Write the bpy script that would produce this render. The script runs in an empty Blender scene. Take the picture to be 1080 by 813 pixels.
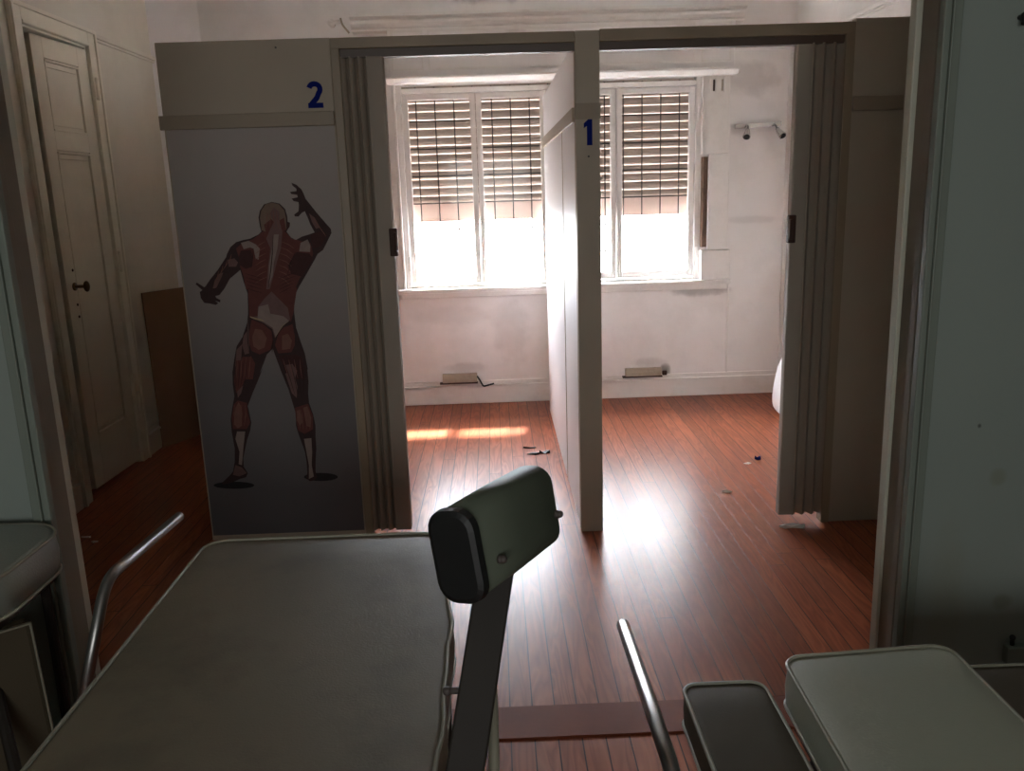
import bpy, math, random
from mathutils import Vector, Matrix
random.seed(7)
PI = math.pi
COL = bpy.context.scene.collection

# ------------------------------------------------------------------ materials
def srgb(c):
    return tuple(((v/12.92) if v <= .04045 else ((v+.055)/1.055)**2.4) for v in [x/255 for x in c]) + (1,)

MATS = {}
def mat(name, rgb, rough=.6, var=.12, scale=6, metal=0, bump=0, bscale=80, spec=.5, coat=0, dirt=None, dscale=2.0, damt=.5):
    """Principled material whose colour wanders a little with procedural noise; optional dirt colour in patches."""
    if name in MATS: return MATS[name]
    m = bpy.data.materials.new(name); m.use_nodes = True
    nt = m.node_tree; N = nt.nodes; L = nt.links
    b = N['Principled BSDF']
    b.inputs['Roughness'].default_value = rough
    b.inputs['Metallic'].default_value = metal
    b.inputs['Specular IOR Level'].default_value = spec
    b.inputs['Coat Weight'].default_value = coat
    tc = N.new('ShaderNodeTexCoord')
    n = N.new('ShaderNodeTexNoise'); n.inputs['Scale'].default_value = scale; n.inputs['Detail'].default_value = 6
    L.new(tc.outputs['Object'], n.inputs['Vector'])
    c = srgb(rgb)
    mx = N.new('ShaderNodeMix'); mx.data_type = 'RGBA'
    mx.inputs[6].default_value = tuple(v*(1-var) for v in c[:3])+(1,)
    mx.inputs[7].default_value = tuple(min(1, v*(1+var)) for v in c[:3])+(1,)
    L.new(n.outputs['Fac'], mx.inputs[0])
    out = mx.outputs[2]
    if dirt:
        d = N.new('ShaderNodeTexNoise'); d.inputs['Scale'].default_value = dscale; d.inputs['Detail'].default_value = 9; d.inputs['Roughness'].default_value = .65
        L.new(tc.outputs['Object'], d.inputs['Vector'])
        r = N.new('ShaderNodeMapRange'); r.inputs[1].default_value = .48; r.inputs[2].default_value = .78; r.inputs[4].default_value = damt
        L.new(d.outputs['Fac'], r.inputs[0])
        m2 = N.new('ShaderNodeMix'); m2.data_type = 'RGBA'
        L.new(r.outputs[0], m2.inputs[0]); L.new(out, m2.inputs[6]); m2.inputs[7].default_value = srgb(dirt)
        out = m2.outputs[2]
    L.new(out, b.inputs['Base Color'])
    if bump:
        n2 = N.new('ShaderNodeTexNoise'); n2.inputs['Scale'].default_value = bscale; n2.inputs['Detail'].default_value = 3
        L.new(tc.outputs['Object'], n2.inputs['Vector'])
        bp = N.new('ShaderNodeBump'); bp.inputs['Strength'].default_value = bump; bp.inputs['Distance'].default_value = .004
        L.new(n2.outputs['Fac'], bp.inputs['Height']); L.new(bp.outputs[0], b.inputs['Normal'])
    MATS[name] = m
    return m

def spots(m, pts, plane=(0, 2)):
    """Stains of their own shape on a surface: (a, b, radius_a, radius_b, rgb, strength)."""
    nt = m.node_tree; N = nt.nodes; L = nt.links; b = N['Principled BSDF']
    tc = N.new('ShaderNodeTexCoord')
    nz = N.new('ShaderNodeTexNoise'); nz.inputs['Scale'].default_value = 14; nz.inputs['Detail'].default_value = 5
    L.new(tc.outputs['Object'], nz.inputs['Vector'])
    sep = N.new('ShaderNodeSeparateXYZ'); L.new(tc.outputs['Object'], sep.inputs[0])
    for (a, c, ra, rc, rgb, s) in pts:
        def term(out, ctr, rad):
            q = N.new('ShaderNodeMath'); q.operation = 'SUBTRACT'; L.new(out, q.inputs[0]); q.inputs[1].default_value = ctr
            w = N.new('ShaderNodeMath'); w.operation = 'DIVIDE'; L.new(q.outputs[0], w.inputs[0]); w.inputs[1].default_value = rad
            e = N.new('ShaderNodeMath'); e.operation = 'POWER'; L.new(w.outputs[0], e.inputs[0]); e.inputs[1].default_value = 2
            ab = N.new('ShaderNodeMath'); ab.operation = 'MULTIPLY'; L.new(w.outputs[0], ab.inputs[0]); L.new(w.outputs[0], ab.inputs[1])
            return ab.outputs[0]
        t1 = term(sep.outputs[plane[0]], a, ra); t2 = term(sep.outputs[plane[1]], c, rc)
        ad = N.new('ShaderNodeMath'); ad.operation = 'ADD'; L.new(t1, ad.inputs[0]); L.new(t2, ad.inputs[1])
        nn = N.new('ShaderNodeMath'); nn.operation = 'MULTIPLY_ADD'; L.new(nz.outputs['Fac'], nn.inputs[0]); nn.inputs[1].default_value = 1.6; nn.inputs[2].default_value = -.8
        a2 = N.new('ShaderNodeMath'); a2.operation = 'ADD'; L.new(ad.outputs[0], a2.inputs[0]); L.new(nn.outputs[0], a2.inputs[1])
        r = N.new('ShaderNodeMapRange'); r.interpolation_type = 'SMOOTHSTEP'
        r.inputs[1].default_value = 1.3; r.inputs[2].default_value = 0; r.inputs[3].default_value = 0; r.inputs[4].default_value = s
        L.new(a2.outputs[0], r.inputs[0])
        old = b.inputs['Base Color'].links[0].from_socket
        mx = N.new('ShaderNodeMix'); mx.data_type = 'RGBA'
        L.new(r.outputs[0], mx.inputs[0]); L.new(old, mx.inputs[6]); mx.inputs[7].default_value = srgb(rgb)
        L.new(mx.outputs[2], b.inputs['Base Color'])

# ------------------------------------------------------------------ mesh builder
class MB:
    def __init__(s): s.v = []; s.f = []; s.mi = []
    def add(s, vs, fs, mi=0):
        o = len(s.v); s.v += [tuple(v) for v in vs]; s.f += [tuple(i+o for i in f) for f in fs]; s.mi += [mi]*len(fs); return s
    def box(s, x0, x1, y0, y1, z0, z1, mi=0):
        vs = [(x0,y0,z0),(x1,y0,z0),(x1,y1,z0),(x0,y1,z0),(x0,y0,z1),(x1,y0,z1),(x1,y1,z1),(x0,y1,z1)]
        return s.add(vs, [(0,3,2,1),(4,5,6,7),(0,1,5,4),(1,2,6,5),(2,3,7,6),(3,0,4,7)], mi)
    def prism(s, pts, a0, a1, axis=2, mi=0):
        n = len(pts)
        def p(q, a):
            if axis == 2: return (q[0], q[1], a)
            if axis == 1: return (q[0], a, q[1])
            return (a, q[0], q[1])
        vs = [p(q, a0) for q in pts]+[p(q, a1) for q in pts]
        fs = [tuple(range(n))[::-1], tuple(range(n, 2*n))]+[(i, (i+1) % n, n+(i+1) % n, n+i) for i in range(n)]
        return s.add(vs, fs, mi)
    def tube(s, pts, r, n=12, closed=False, mi=0, caps=True):
        P = [Vector(p) for p in pts]; m = len(P)
        rs = r if isinstance(r, (list, tuple)) else [r]*m
        T = []
        for i in range(m):
            a = P[i-1] if (i > 0 or closed) else P[i]; b = P[(i+1) % m] if (i < m-1 or closed) else P[i]
            T.append((b-a).normalized())
        u = T[0].orthogonal().normalized(); vs = []
        for i in range(m):
            u = (u-T[i]*u.dot(T[i])).normalized(); w = T[i].cross(u)
            for k in range(n):
                t = 2*PI*k/n; vs.append(P[i]+(u*math.cos(t)+w*math.sin(t))*rs[i])
        fs = []
        for i in range(m if closed else m-1):
            j = (i+1) % m
            for k in range(n):
                l = (k+1) % n; fs.append((i*n+k, i*n+l, j*n+l, j*n+k))
        if not closed and caps: fs += [tuple(range(n))[::-1], tuple(range((m-1)*n, m*n))]
        return s.add(vs, fs, mi)
    def sphere(s, c, r, n=12, mi=0, sc=(1,1,1)):
        vs = []; fs = []; h = n//2
        for i in range(1, h):
            for k in range(n):
                a = PI*i/h; t = 2*PI*k/n
                vs.append((c[0]+r*sc[0]*math.sin(a)*math.cos(t), c[1]+r*sc[1]*math.sin(a)*math.sin(t), c[2]+r*sc[2]*math.cos(a)))
        vs.append((c[0],c[1],c[2]+r*sc[2])); vs.append((c[0],c[1],c[2]-r*sc[2])); top = len(vs)-2; bot = top+1
        for i in range(h-2):
            for k in range(n): l = (k+1) % n; fs.append((i*n+k, (i+1)*n+k, (i+1)*n+l, i*n+l))
        for k in range(n):
            l = (k+1) % n; fs.append((top, k, l)); fs.append((bot, (h-2)*n+l, (h-2)*n+k))
        return s.add(vs, fs, mi)
    def rot(s, c, ang, axis='Z'):
        M = Matrix.Translation(c) @ Matrix.Rotation(ang, 4, axis) @ Matrix.Translation(-Vector(c))
        s.v = [tuple(M @ Vector(v)) for v in s.v]; return s

ORG = {}
def link(o, parent):
    COL.objects.link(o)
    if parent is not None: o.parent = parent
def build(name, mb, mats, parent=None, bevel=0, smooth=False, label=None, origin=None, seg=2):
    """Link a mesh builder as ONE object. Vertices are in room metres; origins are taken off here."""
    if not isinstance(mats, (list, tuple)): mats = [mats]
    if parent is not None: org = ORG[parent.name]
    elif origin is not None: org = Vector(origin)
    else:
        lo = [min(v[i] for v in mb.v) for i in range(3)]; hi = [max(v[i] for v in mb.v) for i in range(3)]
        org = Vector(((lo[0]+hi[0])/2, (lo[1]+hi[1])/2, lo[2]))
    me = bpy.data.meshes.new(name)
    me.from_pydata([tuple(Vector(v)-org) for v in mb.v], [], mb.f)
    for m in mats: me.materials.append(m)
    me.polygons.foreach_set('material_index', mb.mi)
    if smooth: me.polygons.foreach_set('use_smooth', [True]*len(me.polygons))
    me.update()
    o = bpy.data.objects.new(name, me); link(o, parent)
    if parent is None: o.location = org
    ORG[o.name] = org
    if bevel:
        b = o.modifiers.new('bevel', 'BEVEL'); b.width = bevel; b.segments = seg; b.limit_method = 'ANGLE'; b.angle_limit = math.radians(40)
    if label: o['label'] = label
    return o
def thing(name, label, cat, loc, group=None):
    o = bpy.data.objects.new(name, None); o.empty_display_size = .1; COL.objects.link(o); o.location = loc
    ORG[o.name] = Vector(loc); o['label'] = label; o['category'] = cat
    if group: o['group'] = group
    return o
def tag(o, label, cat, group=None, kind=None):
    o['label'] = label; o['category'] = cat
    if group: o['group'] = group
    if kind: o['kind'] = kind
    return o
def structure(o): o['kind'] = 'structure'; return o

def rounded(x0, x1, y0, y1, r, n=6, wob=0):
    pts = []
    for cx, cy, a in ((x1-r, y1-r, 0), (x0+r, y1-r, 90), (x0+r, y0+r, 180), (x1-r, y0+r, 270)):
        for k in range(n+1):
            t = math.radians(a+90*k/n); pts.append((cx+r*math.cos(t), cy+r*math.sin(t)))
    # subdivide long sides
    out = []
    for i, p in enumerate(pts):
        q = pts[(i+1) % len(pts)]; d = math.hypot(q[0]-p[0], q[1]-p[1]); k = max(1, int(d/.04))
        for j in range(k):
            t = j/k; out.append((p[0]+(q[0]-p[0])*t, p[1]+(q[1]-p[1])*t))
    if wob:
        c = (sum(p[0] for p in out)/len(out), sum(p[1] for p in out)/len(out))
        out = [(c[0]+(p[0]-c[0])*(1+wob*math.sin(9*p[1]*3+p[0]*31)), c[1]+(p[1]-c[1])*(1+wob*math.sin(p[0]*27))) for p in out]
    return out
def cushion(outline, z0, z1, crown=.008, edge=.006):
    """An upholstered pad with plump sides, from an outline."""
    n = len(outline); cx = sum(p[0] for p in outline)/n; cy = sum(p[1] for p in outline)/n
    m = MB(); rings = []
    def ring(off, z):
        out = []
        for p in outline:
            d = math.hypot(p[0]-cx, p[1]-cy); f = (d-off)/d
            out.append((cx+(p[0]-cx)*f, cy+(p[1]-cy)*f, z))
        return out
    h = z1-z0
    rings = [ring(.02, z0), ring(edge, z0+.002), ring(0, z0+h*.12), ring(-.004, z0+h*.5), ring(0, z1-h*.12), ring(edge*.5, z1-.002), ring(edge*2, z1)]
    for k, f in enumerate((.8, .6, .4, .2)):
        rings.append([(cx+(p[0]-cx)*f, cy+(p[1]-cy)*f, z1+crown*(1-f*f)) for p in outline])
    vs = [v for r in rings for v in r]; fs = []
    for i in range(len(rings)-1):
        for k in range(n): l = (k+1) % n; fs.append((i*n+k, i*n+l, (i+1)*n+l, (i+1)*n+k))
    fs.append(tuple(range(n))[::-1]); vs.append((cx, cy, z1+crown)); c = len(vs)-1; o = (len(rings)-1)*n
    for k in range(n): fs.append((o+k, o+(k+1) % n, c))
    return m.add(vs, fs)
def arc(pts, r, n=6):
    """polyline with rounded corners"""
    P = [Vector(p) for p in pts]; out = [P[0]]
    for i in range(1, len(P)-1):
        a = (P[i-1]-P[i]).normalized(); b = (P[i+1]-P[i]).normalized()
        for k in range(n+1):
            t = k/n; out.append((P[i]+a*r)*(1-t)**2+P[i]*2*t*(1-t)+(P[i]+b*r)*t**2)
    out.append(P[-1]); return out

# ------------------------------------------------------------------ settings tuned against the photograph
FILLWIN = (-1.5, .7, 1.0, 2.0)
SKYC, SKYS, SUNE, EXPO = (.86, .915, 1.0, 1), 17.0, 13.0, 2.48
# the printed figure: (ink, outline on the sheet in metres: x, z)
FIGC = {'shadow': (42,40,41), 'dark': (60,44,43), 'red': (96,56,51), 'deep': (66,40,39), 'tan': (116,97,85), 'tan2': (116,82,72),
        'mauve': (110,86,83), 'pale': (138,122,115), 'mid': (108,82,78), 'cream': (166,146,116), 'fibre': (122,84,76), 'line': (54,34,33)}
FIG = [
 ('shadow', [(-1.0476,0.2649),(-1.0523,0.2601),(-1.0649,0.2561),(-1.0842,0.2533),(-1.1083,0.252),(-1.1349,0.2523),(-1.1613,0.2541),(-1.1849,0.2574),(-1.2034,0.2616),(-1.2151,0.2666),(-1.2187,0.2717),(-1.214,0.2764),(-1.2014,0.2804),(-1.1821,0.2832),(-1.1581,0.2845),(-1.1316,0.2842),(-1.1052,0.2824),(-1.0816,0.2792),(-1.063,0.2749),(-1.0513,0.27)]),
 ('shadow', [(-0.693,0.288),(-0.6969,0.2825),(-0.7075,0.2778),(-0.7236,0.2745),(-0.7437,0.2727),(-0.7659,0.2727),(-0.7879,0.2744),(-0.8076,0.2778),(-0.8231,0.2824),(-0.8328,0.2879),(-0.8358,0.2936),(-0.8318,0.2991),(-0.8212,0.3037),(-0.8051,0.3071),(-0.785,0.3089),(-0.7629,0.3089),(-0.741,0.3071),(-0.7213,0.3038),(-0.7058,0.2992),(-0.6961,0.2937)]),
 ('dark', [(-0.8638,1.4318),(-0.8343,1.4244),(-0.8143,1.4021),(-0.8085,1.3748),(-0.8088,1.3531),(-0.7997,1.3495),(-0.8028,1.3337),(-0.8102,1.3247),(-0.8166,1.315),(-0.802,1.2926),(-0.7836,1.281),(-0.7575,1.2939),(-0.7291,1.3012),(-0.7063,1.3087),(-0.7204,1.3393),(-0.7291,1.3668),(-0.738,1.3916),(-0.7495,1.3865),(-0.7645,1.3723),(-0.7783,1.3728),(-0.7804,1.3804),(-0.7628,1.3924),(-0.7592,1.4139),(-0.7597,1.4275),(-0.7785,1.4324),(-0.7854,1.4418),(-0.7608,1.4464),(-0.7628,1.4556),(-0.7844,1.4595),(-0.7903,1.4672),(-0.7643,1.4696),(-0.7635,1.4787),(-0.7777,1.4915),(-0.7806,1.5023),(-0.7621,1.4942),(-0.7445,1.4765),(-0.7366,1.4591),(-0.7311,1.44),(-0.7213,1.4262),(-0.6942,1.3875),(-0.6642,1.3484),(-0.6415,1.3203),(-0.6401,1.3038),(-0.6593,1.2714),(-0.6786,1.2389),(-0.7022,1.223),(-0.7152,1.2012),(-0.7408,1.163),(-0.7665,1.1247),(-0.7858,1.0971),(-0.8068,1.0609),(-0.8141,1.0049),(-0.815,0.988),(-0.8129,0.9307),(-0.7991,0.8726),(-0.7867,0.8238),(-0.7802,0.7602),(-0.7822,0.7532),(-0.7816,0.705),(-0.7871,0.6568),(-0.7872,0.615),(-0.7745,0.5656),(-0.7685,0.516),(-0.7726,0.4666),(-0.7733,0.4166),(-0.7814,0.3595),(-0.785,0.3163),(-0.7803,0.2907),(-0.7918,0.2766),(-0.8127,0.2738),(-0.8265,0.2889),(-0.8199,0.3104),(-0.819,0.361),(-0.8222,0.4042),(-0.8349,0.4547),(-0.8426,0.4834),(-0.8496,0.5191),(-0.8453,0.5682),(-0.8523,0.6035),(-0.8663,0.6736),(-0.8834,0.7432),(-0.8771,0.7181),(-0.8905,0.7544),(-0.9011,0.7939),(-0.9151,0.8478),(-0.941,0.8245),(-0.959,0.7862),(-0.977,0.7478),(-0.9607,0.7734),(-0.99,0.7127),(-1.0147,0.6652),(-1.0404,0.6105),(-1.0384,0.5965),(-1.0326,0.5401),(-1.0408,0.5052),(-1.0586,0.4633),(-1.0821,0.3856),(-1.0837,0.3497),(-1.0696,0.3202),(-1.0782,0.3024),(-1.1064,0.2949),(-1.1424,0.2796),(-1.1775,0.2722),(-1.1835,0.2797),(-1.1458,0.3124),(-1.1302,0.3298),(-1.1189,0.3727),(-1.113,0.4298),(-1.1178,0.501),(-1.1166,0.5574),(-1.1048,0.606),(-1.091,0.6542),(-1.0926,0.7027),(-1.0882,0.7643),(-1.0881,0.7567),(-1.0754,0.8099),(-1.0604,0.8626),(-1.0329,0.9001),(-1.0084,0.9567),(-1.0008,0.9945),(-0.9977,1.0273),(-0.9945,1.0753),(-1.0055,1.1234),(-1.014,1.1711),(-1.0252,1.162),(-1.0594,1.1371),(-1.083,1.1006),(-1.1073,1.0735),(-1.1235,1.0701),(-1.1212,1.062),(-1.1055,1.0535),(-1.1073,1.0439),(-1.1272,1.051),(-1.1156,1.041),(-1.1259,1.0342),(-1.149,1.0406),(-1.1709,1.0437),(-1.1828,1.0641),(-1.1841,1.0881),(-1.173,1.0957),(-1.197,1.1203),(-1.1916,1.1265),(-1.1638,1.1065),(-1.1568,1.1126),(-1.1385,1.1358),(-1.1027,1.1741),(-1.0644,1.2238),(-1.0604,1.2349),(-1.0437,1.262),(-1.0195,1.2805),(-0.9911,1.2878),(-0.9629,1.2924),(-0.9281,1.3077),(-0.916,1.3183),(-0.9194,1.3402),(-0.9218,1.373),(-0.9136,1.3999),(-0.8948,1.4236)]),
 ('red', [(-0.9105,1.3181),(-0.8653,1.3276),(-0.8222,1.3152),(-0.797,1.2869),(-0.7592,1.2747),(-0.7264,1.2681),(-0.7189,1.2236),(-0.7454,1.1744),(-0.7833,1.1252),(-0.8036,1.0865),(-0.9997,1.0931),(-1.0029,1.1438),(-1.0129,1.1833),(-1.0144,1.2223),(-1.0221,1.2557),(-0.9919,1.2796),(-0.9521,1.2893)]),
 ('red', [(-0.9905,1.099),(-0.7945,1.0924),(-0.8195,0.989),(-0.8304,0.957),(-0.9962,0.9789)]),
 ('tan', [(-0.864,1.4297),(-0.8372,1.4218),(-0.8175,1.3968),(-0.8145,1.3696),(-0.8157,1.326),(-0.8443,1.3159),(-0.8628,1.3548),(-0.8995,1.3177),(-0.9144,1.3237),(-0.9163,1.3728),(-0.9081,1.3997),(-0.8893,1.4235)]),
 ('red', [(-0.8992,1.3205),(-0.9024,1.3452),(-0.8728,1.366),(-0.8628,1.3548),(-0.8719,1.3168)]),
 ('red', [(-0.8402,1.3595),(-0.8216,1.3698),(-0.8173,1.3205),(-0.8387,1.3158)]),
 ('mauve', [(-0.8577,1.4089),(-0.8372,1.392),(-0.8407,1.3541),(-0.8332,1.3156),(-0.8448,1.2499),(-0.8666,1.1951),(-0.8896,1.1288),(-0.9045,1.0899),(-0.9185,1.0904),(-0.901,1.1851),(-0.8864,1.2513),(-0.8993,1.2903),(-0.8791,1.328),(-0.8628,1.3548),(-0.8762,1.3879)]),
 ('pale', [(-0.8674,1.3057),(-0.848,1.3051),(-0.8587,1.2504),(-0.8777,1.1955),(-0.8885,1.14),(-0.9057,1.1069),(-0.8982,1.1851),(-0.8808,1.2511)]),
 ('pale', [(-1.0005,1.2771),(-0.9692,1.2843),(-0.943,1.2697),(-0.928,1.2526),(-0.9378,1.2086),(-0.9484,1.2145),(-0.9529,1.2535),(-0.9663,1.2583),(-0.9919,1.252)]),
 ('deep', [(-1.0036,1.2468),(-0.9618,1.2482),(-0.96,1.2094),(-0.9656,1.1817),(-0.9915,1.1742),(-1.0123,1.1889),(-1.0144,1.2223)]),
 ('pale', [(-0.7652,1.2694),(-0.7363,1.2822),(-0.7273,1.2571),(-0.7305,1.2323),(-0.7736,1.2365)]),
 ('deep', [(-0.785,1.2341),(-0.7354,1.2269),(-0.7203,1.207),(-0.7711,1.136),(-0.8149,1.1487),(-0.823,1.1825)]),
 ('mid', [(-1.06,1.2127),(-1.0317,1.2173),(-1.0195,1.2002),(-1.0296,1.1839),(-1.0573,1.1848)]),
 ('mid', [(-1.0992,1.1583),(-1.082,1.1633),(-1.0927,1.1413),(-1.1165,1.1027),(-1.1307,1.1004),(-1.1187,1.1337)]),
 ('deep', [(-0.7236,1.301),(-0.6839,1.3107),(-0.6571,1.2989),(-0.6828,1.2556),(-0.7171,1.2457),(-0.7231,1.2735)]),
 ('mid', [(-0.7222,1.3829),(-0.7015,1.366),(-0.6826,1.3271),(-0.6996,1.3222),(-0.7139,1.35)]),
 ('mauve', [(-0.9285,1.0534),(-0.8979,1.0806),(-0.8725,1.0515),(-0.8386,1.0126),(-0.8335,0.9649),(-0.8638,0.9421),(-0.8844,0.9237),(-0.9016,0.8907),(-0.9098,0.9294),(-0.9427,0.9544),(-0.9919,0.9799),(-0.9634,0.9837),(-0.9573,1.0214)]),
 ('pale', [(-0.955,1.0213),(-0.9167,1.0295),(-0.911,0.9914),(-0.8603,0.9801),(-0.8386,0.9603),(-0.8741,0.9329),(-0.8988,0.8954),(-0.907,0.934),(-0.9423,0.9592),(-0.9643,0.9742)]),
 ('cream', [(-0.9939,0.9838),(-0.9734,0.9769),(-0.946,0.9688),(-0.9375,0.9599),(-0.9741,0.9698),(-0.993,0.979)]),
 ('red', [(-0.9882,0.9703),(-0.9432,0.9496),(-0.913,0.9199),(-0.9119,0.8814),(-0.925,0.8433),(-0.9694,0.8255),(-1.0011,0.8411),(-1.0095,0.8753),(-1.0023,0.923)]),
 ('tan2', [(-0.9779,0.9318),(-0.9502,0.926),(-0.9346,0.8919),(-0.9477,0.8538),(-0.9722,0.845),(-0.9921,0.8602),(-0.993,0.8987)]),
 ('red', [(-0.8857,0.9093),(-0.8647,0.9326),(-0.8258,0.9455),(-0.8206,0.8974),(-0.824,0.859),(-0.8408,0.8306),(-0.8933,0.8276),(-0.9043,0.8619)]),
 ('tan2', [(-0.8724,0.8993),(-0.848,0.908),(-0.8341,0.8787),(-0.8442,0.8452),(-0.8777,0.8416)]),
 ('mid', [(-1.0278,0.9048),(-1.0117,0.9234),(-1.0142,0.8754),(-1.0115,0.8318),(-1.0309,0.8277),(-1.0364,0.8666)]),
 ('red', [(-1.0413,0.8184),(-1.0035,0.817),(-0.9921,0.7874),(-1.0081,0.7229),(-1.0651,0.725)]),
 ('mid', [(-1.0619,0.8482),(-1.0359,0.8714),(-1.047,0.8088),(-1.0662,0.7608),(-1.0737,0.7806)]),
 ('deep', [(-0.8942,0.8179),(-0.8274,0.8204),(-0.7998,0.8097),(-0.7936,0.715),(-0.8604,0.7175)]),
 ('mid', [(-0.8693,0.7781),(-0.8403,0.7819),(-0.8239,0.752),(-0.8366,0.7166),(-0.859,0.7337)]),
 ('red', [(-1.0674,0.8045),(-1.0144,0.8026),(-1.0272,0.7415),(-1.0554,0.6944),(-1.0816,0.6677),(-1.0846,0.7161)]),
 ('mid', [(-1.0775,0.6745),(-1.048,0.701),(-1.0615,0.6669),(-1.077,0.6467)]),
 ('red', [(-1.0966,0.6196),(-1.0781,0.6363),(-1.0423,0.6245),(-1.0432,0.5827),(-1.0373,0.5403),(-1.0536,0.5127),(-1.1109,0.5149),(-1.1112,0.5642)]),
 ('tan2', [(-1.0914,0.6055),(-1.0755,0.6293),(-1.0645,0.6045),(-1.0724,0.5275),(-1.0903,0.5176),(-1.1053,0.5358)]),
 ('pale', [(-1.0951,0.5037),(-1.0614,0.5024),(-1.0743,0.4425),(-1.0898,0.3571),(-1.103,0.3612),(-1.0941,0.4147),(-1.1052,0.4722)]),
 ('mid', [(-1.117,0.3582),(-1.0909,0.3464),(-1.073,0.3204),(-1.1052,0.3071),(-1.1317,0.3154)]),
 ('mid', [(-0.8734,0.7428),(-0.8395,0.7484),(-0.8282,0.686),(-0.8358,0.6378),(-0.8541,0.6593)]),
 ('red', [(-0.8462,0.5963),(-0.815,0.6056),(-0.7909,0.6117),(-0.7751,0.5586),(-0.7798,0.5023),(-0.8155,0.4824),(-0.8413,0.4976),(-0.8472,0.5472)]),
 ('tan2', [(-0.8126,0.595),(-0.7952,0.6014),(-0.7824,0.5518),(-0.7894,0.5097),(-0.8057,0.5174)]),
 ('tan2', [(-0.8407,0.5821),(-0.8266,0.5886),(-0.8214,0.5321),(-0.8327,0.5185),(-0.8424,0.54)]),
 ('pale', [(-0.8207,0.4613),(-0.7898,0.4637),(-0.7915,0.403),(-0.7984,0.3457),(-0.7937,0.2949),(-0.8152,0.2848),(-0.81,0.3462),(-0.8154,0.4039)]),
 ('fibre', [(-0.8425,1.2769),(-0.8163,1.2653),(-0.7924,1.2478),(-0.7917,1.2486),(-0.8147,1.2679),(-0.842,1.2779)]),
 ('fibre', [(-0.9034,1.2799),(-0.9242,1.2714),(-0.9445,1.2569),(-0.944,1.2561),(-0.9228,1.2689),(-0.903,1.2789)]),
 ('fibre', [(-0.8463,1.2539),(-0.8206,1.2423),(-0.7978,1.2247),(-0.7971,1.2255),(-0.8189,1.2448),(-0.8458,1.2548)]),
 ('fibre', [(-0.9045,1.2568),(-0.9258,1.2483),(-0.9468,1.2338),(-0.9463,1.2329),(-0.9245,1.2457),(-0.9041,1.2558)]),
 ('fibre', [(-0.8501,1.2308),(-0.8249,1.2191),(-0.8032,1.2015),(-0.8025,1.2023),(-0.8232,1.2217),(-0.8496,1.2317)]),
 ('fibre', [(-0.9056,1.2336),(-0.9275,1.2251),(-0.9491,1.2106),(-0.9486,1.2097),(-0.9262,1.2225),(-0.9052,1.2326)]),
 ('fibre', [(-0.8539,1.2076),(-0.8293,1.1959),(-0.8087,1.1783),(-0.8079,1.1791),(-0.8275,1.1985),(-0.8534,1.2085)]),
 ('fibre', [(-0.9067,1.2103),(-0.9292,1.2019),(-0.9514,1.1873),(-0.9509,1.1864),(-0.9279,1.1992),(-0.9063,1.2093)]),
 ('fibre', [(-0.8577,1.1843),(-0.8337,1.1727),(-0.8141,1.155),(-0.8133,1.1558),(-0.8319,1.1752),(-0.8573,1.1853)]),
 ('fibre', [(-0.9078,1.187),(-0.9309,1.1785),(-0.9537,1.1639),(-0.9532,1.163),(-0.9297,1.1759),(-0.9074,1.186)]),
 ('fibre', [(-0.8616,1.161),(-0.838,1.1493),(-0.8196,1.1317),(-0.8188,1.1324),(-0.8362,1.1519),(-0.8611,1.162)]),
 ('fibre', [(-0.9089,1.1636),(-0.9326,1.1551),(-0.956,1.1405),(-0.9555,1.1396),(-0.9314,1.1524),(-0.9086,1.1626)]),
 ('fibre', [(-0.8654,1.1376),(-0.8424,1.1259),(-0.825,1.1082),(-0.8242,1.109),(-0.8406,1.1284),(-0.8649,1.1386)]),
 ('fibre', [(-0.91,1.1401),(-0.9343,1.1317),(-0.9583,1.117),(-0.9578,1.1161),(-0.9331,1.1289),(-0.9097,1.1391)]),
 ('line', [(-0.9936,1.1543),(-0.9666,1.146),(-0.9285,1.1331),(-0.9282,1.1339),(-0.9658,1.1482),(-0.9933,1.1551)]),
 ('line', [(-0.7921,1.1539),(-0.8269,1.1446),(-0.8614,1.1316),(-0.8612,1.1309),(-0.8263,1.1424),(-0.7919,1.1532)]),
 ('line', [(-0.9928,1.1398),(-0.9681,1.1315),(-0.9299,1.1186),(-0.9296,1.1193),(-0.9672,1.1336),(-0.9925,1.1405)]),
 ('line', [(-0.7979,1.1396),(-0.8304,1.1301),(-0.8628,1.117),(-0.8625,1.1163),(-0.8298,1.128),(-0.7977,1.1388)]),
 ('line', [(-0.9921,1.1251),(-0.9696,1.1169),(-0.9313,1.104),(-0.931,1.1047),(-0.9687,1.1191),(-0.9918,1.1259)]),
 ('line', [(-0.8037,1.1252),(-0.834,1.1156),(-0.8641,1.1024),(-0.8639,1.1017),(-0.8333,1.1135),(-0.8034,1.1244)]),
 ('line', [(-0.9913,1.1105),(-0.971,1.1023),(-0.9328,1.0893),(-0.9324,1.0901),(-0.9701,1.1045),(-0.991,1.1113)]),
 ('line', [(-0.8094,1.1107),(-0.8376,1.1011),(-0.8655,1.0878),(-0.8652,1.0871),(-0.8368,1.099),(-0.8092,1.11)]),
 ('line', [(-0.9905,1.0958),(-0.9725,1.0877),(-0.9342,1.0747),(-0.9339,1.0755),(-0.9716,1.0899),(-0.9902,1.0966)]),
 ('line', [(-0.8152,1.0963),(-0.8412,1.0865),(-0.8669,1.0731),(-0.8666,1.0724),(-0.8404,1.0844),(-0.815,1.0955)]),
 ('line', [(-0.8707,1.3004),(-0.8818,1.2291),(-0.8948,1.1628),(-0.909,1.0958),(-0.9078,1.0956),(-0.8914,1.1623),(-0.8785,1.2288),(-0.8695,1.3003)]),
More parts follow.
